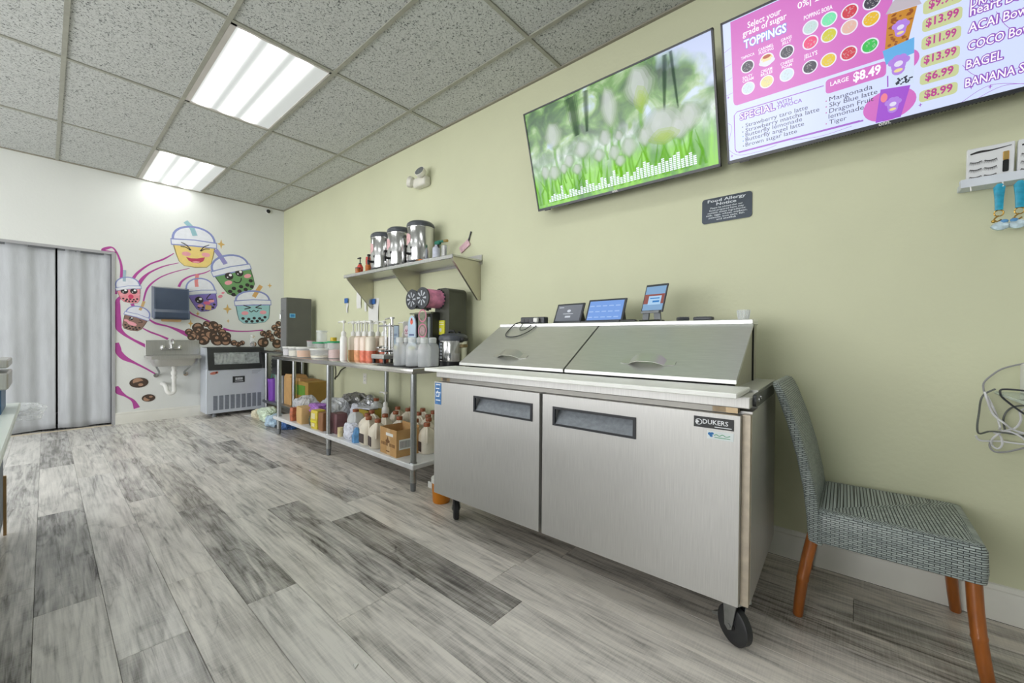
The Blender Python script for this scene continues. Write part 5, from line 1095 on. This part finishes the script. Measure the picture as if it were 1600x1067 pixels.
def remote(label, x, y, rz, ln):
    t = ft('remote_control', label, 'remote', x, y, rz); MB().box(-ln/2,ln/2,-.018,.018,0,.018,.006,2).build('remote_body', DARK, t, 40)
    f = MB()
    for k in range(4): f.box(-ln/2+.012+.012*k,-ln/2+.020+.012*k,-.008,.008,.018,.0195)
    f.build('button', GREYP, t, 0, split=True)
remote('dark remote control lying closer to the tablet stand', 1.99, .635, .4, .055); remote('long thin dark remote control lying toward the drinking glass', 2.0, .545, -.1, .085)
gl = ft('drinking_glass', 'small clear ribbed glass at the right end of the fridge ledge', 'glass', 2.02, .385)
MB().lathe([(.001,0),(.020,0),(.026,.045),(.0245,.045),(.019,.004),(.001,.004)], n=20).build('glass_wall', CLEAR, gl)
f = MB()
for k in range(10): a = 2*PI*k/10; f.cyl((.0205*math.cos(a),.0205*math.sin(a),.004),(.026*math.cos(a),.026*math.sin(a),.042),.0018,n=6)
f.build('rib', CLEAR2, gl, split=True)

# ------------------------------------------------------------------ things on the cream wall
sg = thing('allergy_sign', 'dark rounded food allergy notice plate below the gap between the televisions', 'sign', (WX-.001, .516, 1.686), FR)
MB().prism(rrect(-.115,.115,-.064,.064,.014), 'y', -.004, 0).build('plate', M('sign_dark_metal', (74,80,88), .28, .7, var=.12, vs=8), sg, 0)
p = MB()
for s_, w_, z in (('Food Allergy',.176,.0425),('Notice',.092,.0235)):
    nat = text_geo(s_, .02); p.text(s_, -w_/2, z, size=.0205, hs=w_/((nat[3]-nat[2])*.0205), y=-.0045, off=.02)
for i, (s_, w_) in enumerate((('Please be advised that our',.150),('food prepared here may',.160),('contain these ingredients:',.176),('milk, eggs, wheat, soybean,',.190),('peanuts, tree nuts, fish',.164),('and shellfish',.090))):
    nat = text_geo(s_, .012); p.text(s_, -w_/2, .0085-.0122*i, size=.0118, hs=w_/((nat[3]-nat[2])*.0118), y=-.0045, off=.012)
p.build('sign_lettering', M('sign_white_print', (214,220,224), .4), sg, 0, False, stuff=True)
# papers, tag and outlets
def paper(label, y, z0, z1, w_, strip=True, col='white_plastic', rz=0):
    t = thing('wall_note', label, 'note', (WX-.001, y, z0), FR); MB().loft([[(-w_/2,-.002-.006*math.sin(k*.8),(z1-z0)*k/6),(w_/2,-.004-.008*math.sin(k*.8+.4),(z1-z0)*k/6),(w_/2,-.0025-.008*math.sin(k*.8+.4),(z1-z0)*k/6),(-w_/2,-.0005-.006*math.sin(k*.8),(z1-z0)*k/6)] for k in range(7)]).build('paper_sheet', MATS[col], t, 40); return t
def lines(t, w_, h, n):
    p = MB()
    for k in range(n): p.box(-w_/2,w_/2-.02*(k % 2),-.0165,-.016,h-.02*k,h-.02*k+.006)
    p.build('note_print', GREYP, t, 0)
paper('long narrow printed ticket hanging under the far shelf bracket', 4.19, 1.33, 1.60, .10)
paper('narrow paper strip beside the printed ticket', 4.045, 1.29, 1.53, .05)
t = paper('white sheet with blue tape on the wall behind the pump bottles', 3.885, 1.15, 1.52, .20); MB().box(-.06,.05,-.018,-.016,.21,.265).build('blue_tape', M('tape_blue', (52,104,178), .5), t, 0); lines(t, .05, .22, 4)
t = paper('small grey strip with blue tape left of the printed ticket', 4.455, 1.29, 1.44, .045); MB().box(-.04,.03,-.018,-.012,.11,.165).build('blue_tape', MATS['tape_blue'], t, 0)
def outlet(label, y, z):
    t = thing('wall_outlet', label, 'outlet', (WX, y, z), FR); MB().box(-.036,.036,-.006,0,-.058,.058,.003).build('cover_plate', M('outlet_white', (226,224,212), .4), t, 30)
    for dz in (-.02,.02):
        s_ = MB().prism(rrect(-.014,.014,dz-.014,dz+.014,.006), 'y', -.009, -.006).build('socket', WHITE, t, 30); f = MB(); f.box(-.007,-.004,-.0094,-.009,dz-.005,dz+.006); f.box(.004,.007,-.0094,-.009,dz-.005,dz+.006); f.build('slot', BLACK, s_, 0, split=True)
outlet('white wall outlet under the long table above the foil bags', 4.06, .56)
# eyelash display with key chains
ld = thing('lash_display', 'white wall tray holding false eyelash sets at the right edge', 'display', (WX-.004, -.40, 1.60), FR)
LW = M('display_pale', (214,220,228), .4); 
b = MB(); b.box(-.115,.115,-.012,0,0,.02); b.box(-.12,.12,-.07,0,-.022,.0,.003); b.box(-.12,.12,-.072,-.066,-.022,.008); b.build('tray', LW, ld, 0)
for k in range(3): MB().cyl((-.095+.075*k,-.066,-.014),(-.095+.075*k,-.078,-.04),.0022,n=8).build('hook', WHITE, ld)
def lashes(label, x, w_):
    t = thing('lash_box', label, 'eyelash set', (WX-.044, x, 1.6005), FR, 'eyelash sets on the wall tray', R(5))
    MB().box(-w_/2,w_/2,-.014,.004,0,.118,.002).build('case', M('case_white', (226,228,230), .35), t, 30)
    f = MB(); g_ = random.Random(int(w_*1000))
    for r_ in range(3):
        for c in range(2):
            cx, cz = -w_/2+.022+.035*c, .070-.026*r_
            f.ribbon([(cx+.014*u_, cz-.004*(1-u_*u_), .0022) for u_ in [-1+.2*i for i in range(11)]], -.0148)
            for i in range(15): u_ = -1+2*i/14; x0 = cx+.014*u_; z0 = cz-.004*(1-u_*u_); f.flat([(x0-.0006,z0),(x0+.0006,z0),(x0+.003*u_,z0-.010-.003*g_.random())], -.0149)
    f.ribbon(smoothpts([(-w_/2+.008,.098,.005),(-w_/2+.03,.102,.008),(-w_/2+.06,.101,.005),(w_/2-.008,.106,.002)],4), -.0148)
    f.build('eyelash', M('lash_black', (36,34,36), .5), t, 0, False, stuff=True)
    MB().box(w_/2-.027,w_/2-.013,-.017,-.014,.018,.058,.002).build('glue_tube', BLACK, t, 30); MB().box(w_/2-.027,w_/2-.013,-.017,-.014,.058,.088,.002).build('glue_cap', M('gold', (206,172,104), .3, .8), t, 30)
    return t
lashes('white boxed eyelash set with gold capped glue at the left of the tray', -.352, .112)
lashes('second boxed eyelash set at the right end of the tray cut by the frame', -.468, .106)
TEAL = M('strap_teal', (42,158,190), .35, var=.2, vs=60); GOLDM = M('ring_gold', (196,160,84), .25, .9); CH = M('charm_pearl', (186,206,214), .25, .2, var=.35, vs=50)
def keychain(label, y, s=1):
    t = thing('key_chain', label, 'key chain', (WX-.078, y, 1.572), FR, 'teal strap key chains on the tray hooks')
    MB().loft([[(x*k,yy,z) for x, yy in rrect(-.013,.013,-.004,.004,.003,2)] for z, k in ((0,.45),(-.012,1.1),(-.05,.85),(-.085,.75),(-.092,.75))]).build('strap', TEAL, t, 40)
    MB().tube([(.011*math.cos(R(a)),0,-.103+.011*math.sin(R(a))) for a in range(0,361,24)], .0022, 6).build('ring', GOLDM, t)
    f = MB(); f.tube(smoothpts([(0,0,-.112),(-.010,.002,-.122),(-.004,0,-.132),(.006,0,-.126)],4), .0025, 6); f.sphere((-.012,0,-.130),.006,8,6); f.build('clasp', GOLDM, t)
    MB().loft([[(x*k+.004*s,yy*1.6,-.150+dz) for x, yy in rrect(-.022,.022,-.004,.004,.003,2)] for dz, k in ((.016,.3),(.010,.8),(0,1.1),(-.008,.8),(-.013,.3))]).build('charm', CH, t, 40)
    MB().sphere((.012*s,-.004,-.134),(.010,.004,.007),10,6).build('bead', M('bead_blue', (90,150,200), .25), t)
keychain('teal key chain with pearl charm on the second tray hook', -.372)
keychain('teal key chain with wide pink-blue charm on the third tray hook', -.418, -1)
# floating glass shelf with a knot of cables
gs = thing('glass_shelf', 'pale glass wall shelf at the right edge with cables hanging below', 'shelf', (WX, -.54, .835), FR)
MB().box(-.158,.45,-.45,-.001,-.010,0,.002).build('glass_pane', M('desk_glass', (222,236,226), .08, var=.02, alpha=.72), gs, 0)
for x in (-.05,.30): MB().prism([(0,-.010),(-.16,-.010),(-.15,-.022),(0,-.10)], 'x', x, x+.012).build('bracket', GALV, gs, 0)
wt = thing('wifi_router', 'white router standing on the glass shelf at the frame edge', 'router', (WX-.06, -.485, .8355), FR); MB().box(-.05,.10,-.03,.03,0,.105,.004).build('router_body', WHITE, wt, 30); MB().box(-.045,.095,-.031,-.03,.01,.09).build('front_panel', GREYP, wt, 0)
def cable(label, pts, r_, mat, x=2.22):
    t = thing('cable', label, 'cable', (x, pts[0][0], pts[0][1]), FR); b_ = MB(); rg = random.Random(len(pts))
    b_.tube(smoothpts([(-(y-pts[0][0]), rg.uniform(-.02,.02), z-pts[0][1]) for y, z in pts], 7), r_, 8); b_.build('cord', mat, t)
CG = M('cable_grey', (150,150,150), .5); CW = M('cable_white', (224,224,226), .4)
cable('pale grey cable arching from the glass shelf up to the router', [(-.352,.825),(-.350,.864),(-.372,.898),(-.399,.922),(-.445,.942)], .0028, CG)
cable('dark cable curling round the tip of the glass shelf', [(-.47,.845),(-.42,.852),(-.385,.850),(-.376,.838),(-.390,.815),(-.44,.765),(-.50,.73)], .003, DARK, 2.17)
cable('grey cable dropping from the shelf in a wide loop', [(-.376,.847),(-.351,.827),(-.340,.803),(-.341,.755),(-.332,.709),(-.340,.681),(-.367,.690),(-.391,.696),(-.45,.688)], .003, M('cable_dark_grey', (104,108,104), .5))
cable('white cable running diagonally below the glass shelf', [(-.350,.835),(-.356,.805),(-.373,.756),(-.395,.729),(-.418,.708),(-.45,.697),(-.50,.69)], .0034, CW)
cable('second white cable close to the diagonal one', [(-.358,.82),(-.372,.78),(-.385,.745),(-.388,.715),(-.392,.70),(-.42,.692),(-.47,.705)], .0034, CW, 2.235)
cable('white cable coiled in small loops at the bottom of the tangle', [(-.332,.672),(-.345,.655),(-.391,.660),(-.443,.664),(-.43,.690),(-.40,.70),(-.372,.672),(-.372,.645),(-.385,.632),(-.395,.65),(-.39,.68),(-.375,.69)], .003, CW)
cable('grey cable forming the lowest loop of the tangle', [(-.370,.66),(-.368,.636),(-.378,.622),(-.403,.628),(-.443,.652),(-.50,.67)], .003, CG)
cable('white cable looping up under the shelf edge', [(-.40,.70),(-.425,.715),(-.433,.745),(-.43,.775),(-.445,.79),(-.48,.78)], .0034, CW, 2.21)
cable('thin dark grey cable loop behind the white ones', [(-.405,.70),(-.402,.735),(-.41,.765),(-.43,.785),(-.47,.795)], .0028, MATS['cable_dark_grey'], 2.245)

# ------------------------------------------------------------------ mural on the end wall
mu = thing('wall_mural', 'painted mural of smiling bubble tea cups with magenta ribbons on the end wall', 'mural', (0, DY, 0), 0)
def paint(name, rgb): return M('paint_'+name, rgb, .6, var=.04, vs=20)
Y0 = -.0010
MAG = paint('magenta', (182,74,156)); OUT = paint('outline_blue', (140,150,204)); LIDP = paint('lid_white', (232,234,242)); INK = paint('ink', (52,46,48)); BLU = paint('blush', (238,166,176)); WHT = paint('white', (250,250,250)); GLD = paint('gold', (216,180,110))
RIB = [[(.392,1.941,.0149),(.439,1.975,.0408),(.496,1.992,.0223),(.539,1.911,.0223),(.565,1.793,.0297),(.563,1.656,.0334)],[(1.029,2.019,.0111),(.928,1.93,.026),(.809,1.855,.0223),(.704,1.743,.0334),(.658,1.654,.0408)],[(1.074,1.908,.0093),(.928,1.844,.0186),(.808,1.756,.026),(.745,1.678,.0446),(.709,1.604,.0483)],[(1.18,1.856,.0093),(1.017,1.783,.0149),(.884,1.694,.0186),(.787,1.57,.026),(.75,1.411,.0186)],[(1.396,1.862,.0111),(1.326,1.815,.0186),(1.192,1.76,.0223),(1.109,1.691,.0297),(1.074,1.613,.0371)],[(1.133,1.35,.0408),(1.204,1.286,.026),(1.302,1.238,.0223),(1.39,1.195,.026)],[(.798,1.202,.0186),(.862,1.155,.0334),(.972,1.122,.026),(1.063,1.08,.0483),(1.139,1.036,.0668),(1.204,.992,.0557)],[(.745,1.095,.0149),(.808,1.053,.026),(.895,1.012,.026),(.972,.969,.0371)],[(1.532,1.105,.0483),(1.64,1.08,.026),(1.808,1.078,.0186),(1.998,1.098,.0223)],[(.563,1.466,.0186),(.529,1.381,.0557),(.521,1.245,.0631),(.535,1.11,.0743),(.582,1.029,.0446),(.652,.968,.0334),(.713,.925,.041),(.782,.878,.05)],
 [(.653,1.376,.0483),(.663,1.349,.0371)],[(.519,1.53,.0149),(.515,1.475,.026)],[(.520,.926,.0408),(.528,.851,.0694),(.58,.76,.0735),(.668,.696,.0367),(.771,.621,.0245),(.864,.545,.0204)],[(.518,.433,.0327),(.540,.371,.0735),(.601,.312,.0286),(.662,.252,.0408),(.693,.164,.0776)]]
for i, rb_ in enumerate(RIB):
    q = MB(); q.ribbon([(max(x,OX1+.014+w_*.35) if z < 1.95 else x, z, w_*.72) for x, z, w_ in smoothpts(rb_,6)], Y0-.00003*i); q.build('ribbon', MAG, mu, 0, False)
CUPS = {'yellow':([(1.017,2.178),(1.44,2.203),(1.395,1.886),(1.086,1.873),(1.204,2.379),(1.234,2.272),(1.204,2.364),(1.138,2.432)],(238,212,132),(150,190,200)),
 'green':([(1.421,1.835),(1.821,1.985),(1.916,1.681),(1.612,1.515),(1.598,2.089),(1.558,1.963),(1.505,2.05),(1.447,2.134)],(112,158,104),(150,146,204)),
 'blue':([(1.674,1.472),(2.081,1.51),(2.074,1.211),(1.716,1.174),(1.908,1.639),(1.886,1.554),(1.93,1.641),(1.975,1.721)],(160,206,210),(216,172,110)),
 'purple':([(1.15,1.553),(1.441,1.603),(1.473,1.371),(1.271,1.305),(1.265,1.739),(1.252,1.631),(1.246,1.706),(1.259,1.791)],(136,118,196),(226,140,140)),
 'pink':([(.522,1.55),(.719,1.591),(.719,1.381),(.568,1.391),(.603,1.675),(.588,1.625),(.589,1.687),(.59,1.755)],(236,152,160),(160,186,200)),
 'brown':([(.603,1.284),(.798,1.216),(.719,1.052),(.565,1.09),(.719,1.346),(.719,1.304),(.74,1.354),(.756,1.412)],(146,116,104),(214,178,120))}
def cup(name, pts, rgb, srgb):
    a, b_, c, d = [Vector((*p,)) for p in pts[:4]]; dome = Vector(pts[4])
    B = lambda s_, t_: (a.lerp(b_, s_)).lerp(d.lerp(c, s_), t_)
    base = Y0-.001
    wd = (b_-a).length; ux = (b_-a).normalized(); uz = Vector((-ux.y, ux.x))
    def quadpts(g, n=5):
        # body outline with rounded lower corners; g grows it
        pl_ = [(-g,0),(1+g,0),(1+g*.8,.55),(1-.02+g*.6,.82),(.86+g*.3,.97+g*.5),(.5,1+g),(.14-g*.3,.97+g*.5),(.02-g*.6,.82),(-g*.8,.55)]
        return [tuple(B(s_,t_)) for s_, t_ in pl_]
    body = MB().flat(quadpts(.03), base); o = body.build('cup', paint(name+'_outline', tuple(int(v*.62) for v in rgb)), mu, 0, False); o['label'] = name+' bubble tea cup painted with a face'
    MB().flat(quadpts(0), base-.0003).build('cup_body', paint(name, rgb), o, 0, False)
    # straw, dome, rim
    q = MB(); s0 = [Vector(p) for p in pts[5:8]]; q.ribbon([(p.x,p.y,.05*wd/.4) for p in s0], base-.0002); 
    dm = MB(); cx = (a+b_)/2; dh = (dome-cx).dot(uz); arc = []
    for k in range(17):
        t_ = PI*k/16; v = cx+ux*(wd*.50*math.cos(t_))+uz*(dh*math.sin(t_)**.8); arc.append((v.x, v.y))
    dm.flat(arc, base-.0001); dm.build('dome', LIDP, o, 0, False)
    q.build('straw', paint(name+'_straw', srgb), o, 0, False)
    ol = MB(); ol.ribbon([(x,z,.022*wd/.4) for x, z in arc], base-.0004); ol.build('dome_outline', OUT, o, 0, False)
    rm = MB(); rm.ribbon([tuple(a-ux*.05*wd-uz*.02)+(.075*wd/.4,), tuple(cx+uz*-.012)+(.085*wd/.4,), tuple(b_+ux*.05*wd-uz*.02)+(.075*wd/.4,)], base-.0005); rm.build('rim_outline', OUT, o, 0, False)
    rm = MB(); rm.ribbon([tuple(a-ux*.03*wd-uz*.02)+(.050*wd/.4,), tuple(cx+uz*-.010)+(.058*wd/.4,), tuple(b_+ux*.03*wd-uz*.02)+(.050*wd/.4,)], base-.0008); rm.build('rim', LIDP, o, 0, False)
    rot = math.atan2(ux.y, ux.x); k_ = wd/.4; ink = MB(); wh = MB(); bl = MB(); yf = base-.0006
    def at(s_, t_): return B(s_, t_)
    def stroke(m_, pl_, w_): m_.ribbon([(*at(s_,t_), w_*k_) for s_, t_ in smoothpts(pl_,4)], yf-.0002)
    def eye(s_, t_, r_):
        p_ = at(s_,t_); ink.disc(p_.x,p_.y,r_*k_,r_*k_*1.0,yf); wh.disc(p_.x+r_*.3*k_,p_.y+r_*.35*k_,r_*.36*k_,r_*.36*k_,yf-.0004); wh.disc(p_.x-r_*.35*k_,p_.y-r_*.35*k_,r_*.18*k_,r_*.18*k_,yf-.0004)
    def blush(s_, t_): p_ = at(s_,t_); bl.disc(p_.x,p_.y,.042*k_,.026*k_,yf-.0001,18,rot)
    pearls = MB(); rg = random.Random(len(name))
    if name in ('yellow',):
        for s0_, f_ in ((.28,1),(.76,-1)):
            stroke(ink, [(s0_-.13*f_,.22),(s0_,.24),(s0_+.10*f_,.34)], .010); stroke(ink, [(s0_-.10*f_,.06),(s0_+.02*f_,.15),(s0_+.12*f_,.34)], .010)
        blush(.26,.50); blush(.80,.47)
        m_ = MB(); m_.flat([tuple(at(s_,t_)) for s_, t_ in ((.24,.63),(.38,.66),(.55,.65),(.70,.60),(.78,.58),(.74,.74),(.60,.84),(.44,.84),(.30,.76))], yf); m_.build('mouth', paint('mouth_red', (196,72,104)), o, 0, False)
        m_ = MB(); m_.flat([tuple(at(s_,t_)) for s_, t_ in ((.40,.79),(.52,.76),(.64,.77),(.60,.83),(.45,.835))], yf-.0004); m_.build('tongue', BLU, o, 0, False)
    elif name in ('blue',):
        stroke(ink, [(.20,.16),(.42,.28)], .012); stroke(ink, [(.22,.34),(.42,.28)], .012); stroke(ink, [(.75,.16),(.56,.28)], .012); stroke(ink, [(.76,.34),(.56,.28)], .012)
        stroke(ink, [(.36,.40),(.42,.48),(.50,.41),(.58,.48),(.65,.40)], .010); blush(.22,.52); blush(.80,.52)
    elif name == 'purple':
        eye(.30,.42,.058); stroke(ink, [(.82,.16),(.60,.42),(.86,.46)], .014); blush(.24,.70); blush(.78,.55)
        m_ = MB(); p_ = at(.56,.62); m_.disc(p_.x,p_.y,.05*k_,.03*k_,yf); m_.build('mouth', paint('mouth_pink', (226,110,150)), o, 0, False)
        m_ = MB(); p_ = at(.55,.84); m_.flat([(p_.x-.035,p_.y-.03),(p_.x+.03,p_.y-.035),(p_.x+.035,p_.y+.025),(p_.x-.03,p_.y+.03)], yf-.0002); m_.build('star_charm', GLD, o, 0, False)
    elif name == 'pink':
        eye(.30,.27,.062); eye(.72,.30,.062); m_ = MB(); p_ = at(.55,.62); m_.disc(p_.x,p_.y,.045*k_,.05*k_,yf); m_.build('mouth', paint('mouth_rose', (216,70,110)), o, 0, False); blush(.14,.5); blush(.9,.5)
    elif name == 'brown':
        eye(.30,.32,.036); stroke(ink, [(.66,.26),(.84,.36),(.68,.46)], .014); m_ = MB(); p_ = at(.42,.60); m_.disc(p_.x,p_.y,.085*k_,.04*k_,yf,18,rot-.1); m_.build('mouth', BLU, o, 0, False); blush(.12,.5)
    else:
        eye(.34,.25,.045); eye(.66,.22,.045); stroke(ink, [(.38,.46),(.44,.54),(.53,.57),(.61,.51),(.65,.43)], .012); blush(.22,.47); blush(.86,.42)
    if name not in ('yellow',):
        PP = [(.14,.76),(.32,.80),(.50,.77),(.68,.80),(.86,.75),(.24,.90),(.42,.91),(.60,.91),(.77,.89)] if name != 'green' else [(.12,.78),(.28,.72),(.16,.92),(.40,.88),(.52,.74),(.62,.90),(.74,.76),(.86,.88),(.90,.64)]
        for s_, t_ in PP:
            p_ = at(s_,t_); pearls.disc(p_.x,p_.y,(.020 if name != 'green' else .024)*k_,(.018 if name != 'green' else .022)*k_,yf+.0001)
        pearls.build('pearl', INK, o, 0, False, split=True)
    else: pearls.bm.free()
    for mm, nm, mt_2 in ((ink,'face_line',INK),(wh,'eye_glint',WHT),(bl,'blush',BLU)):
        if len(mm.bm.verts): mm.build(nm, mt_2, o, 0, False, split=True)
        else: mm.bm.free()
for nm in ('pink','brown','purple','yellow','green','blue'): cup(nm, *CUPS[nm])
STAR = [(1.508,2.216,.044,.066),(2.084,1.732,.032,.036),(1.579,1.369,.052,.066),(1.19,1.165,.026,.056),(1.586,1.21,.018,.03),(1.262,1.290,.02,.038),(1.88,1.004,.028,.03)]
for x, z, a, c in STAR:
    q = MB(); q.flat([(x-a,z),(x-a*.25,z+c*.25),(x,z+c),(x+a*.25,z+c*.25),(x+a,z),(x+a*.25,z-c*.25),(x,z-c),(x-a*.25,z-c*.25)], Y0-.0006); q.build('sparkle', GLD, mu, 0, False)
for x, z, rr in ((1.53,1.58,.02),(1.50,1.53,.028)): MB().disc(x,z,rr,rr*.7,Y0-.0004,10,.5).build('petal', paint('petal', (230,150,165)), mu, 0, False)
BEANS = [(1.174,1.059,.056),(1.265,1.114,.084),(1.339,1.054,.074),(1.422,1.141,.084),(1.352,1.163,.052),(1.467,1.096,.059),(1.402,1.024,.093),(1.519,1.057,.065),(1.566,1.01,.074),(1.29,1.008,.084),(1.454,.978,.074),(1.493,1.135,.041),(1.241,1.053,.056),(1.204,.999,.065),(1.322,.956,.085),(1.468,.956,.096),(1.559,.95,.085),(1.652,.919,.053),(1.7,.9,.047),(1.748,.919,.043),(1.88,.899,.053),(2.002,.923,.095),(2.183,.904,.09),(2.099,1.015,.055),(2.046,1.014,.05),(2.149,1.135,.06),(2.183,1.052,.066),(2.20,1.192,.055),(2.213,1.099,.05),(2.001,1.05,.055),(2.074,1.069,.045),(2.116,.969,.05),(2.215,1.016,.05)]
BD = paint('bean_dark', (78,62,52)); BLT = paint('bean_light', (176,138,112))
for i, (x, z, r_) in enumerate(BEANS+[(.711,.459,.082),(.794,.272,.060)]):
    big = i >= len(BEANS); rr = r_*(.74 if not big else 1); yy = Y0-.0004-.00012*i; rz_ = rr*(1 if not big else .72); a = rp.uniform(0,6.28)
    o = MB().disc(x,z,rr,rz_,yy,20).build('bubble', BD, mu, 0, False); 
    q = MB(); q.ribbon([(x+.55*rr*math.cos(a+R(t_)), z+.55*rz_*math.sin(a+R(t_)), rr*.55*math.sin(R((t_+75)*180/150))+.001) for t_ in range(-75,76,10)], yy-.00006); q.disc(x-.45*rr*math.cos(a),z-.45*rz_*math.sin(a),rr*.28,rz_*.28,yy-.00006,10); q.build('bubble_shine', BLT, o, 0, False)
# floor litter
t = thing('paper_scrap', 'tiny white paper scrap on the open floor', 'scrap', (.62, 1.16, .0008), .4); MB().prism([(-.009,-.006),(.010,-.004),(.004,.010)], 'z', 0, .004).build('scrap_body', WHITE, t, 0)
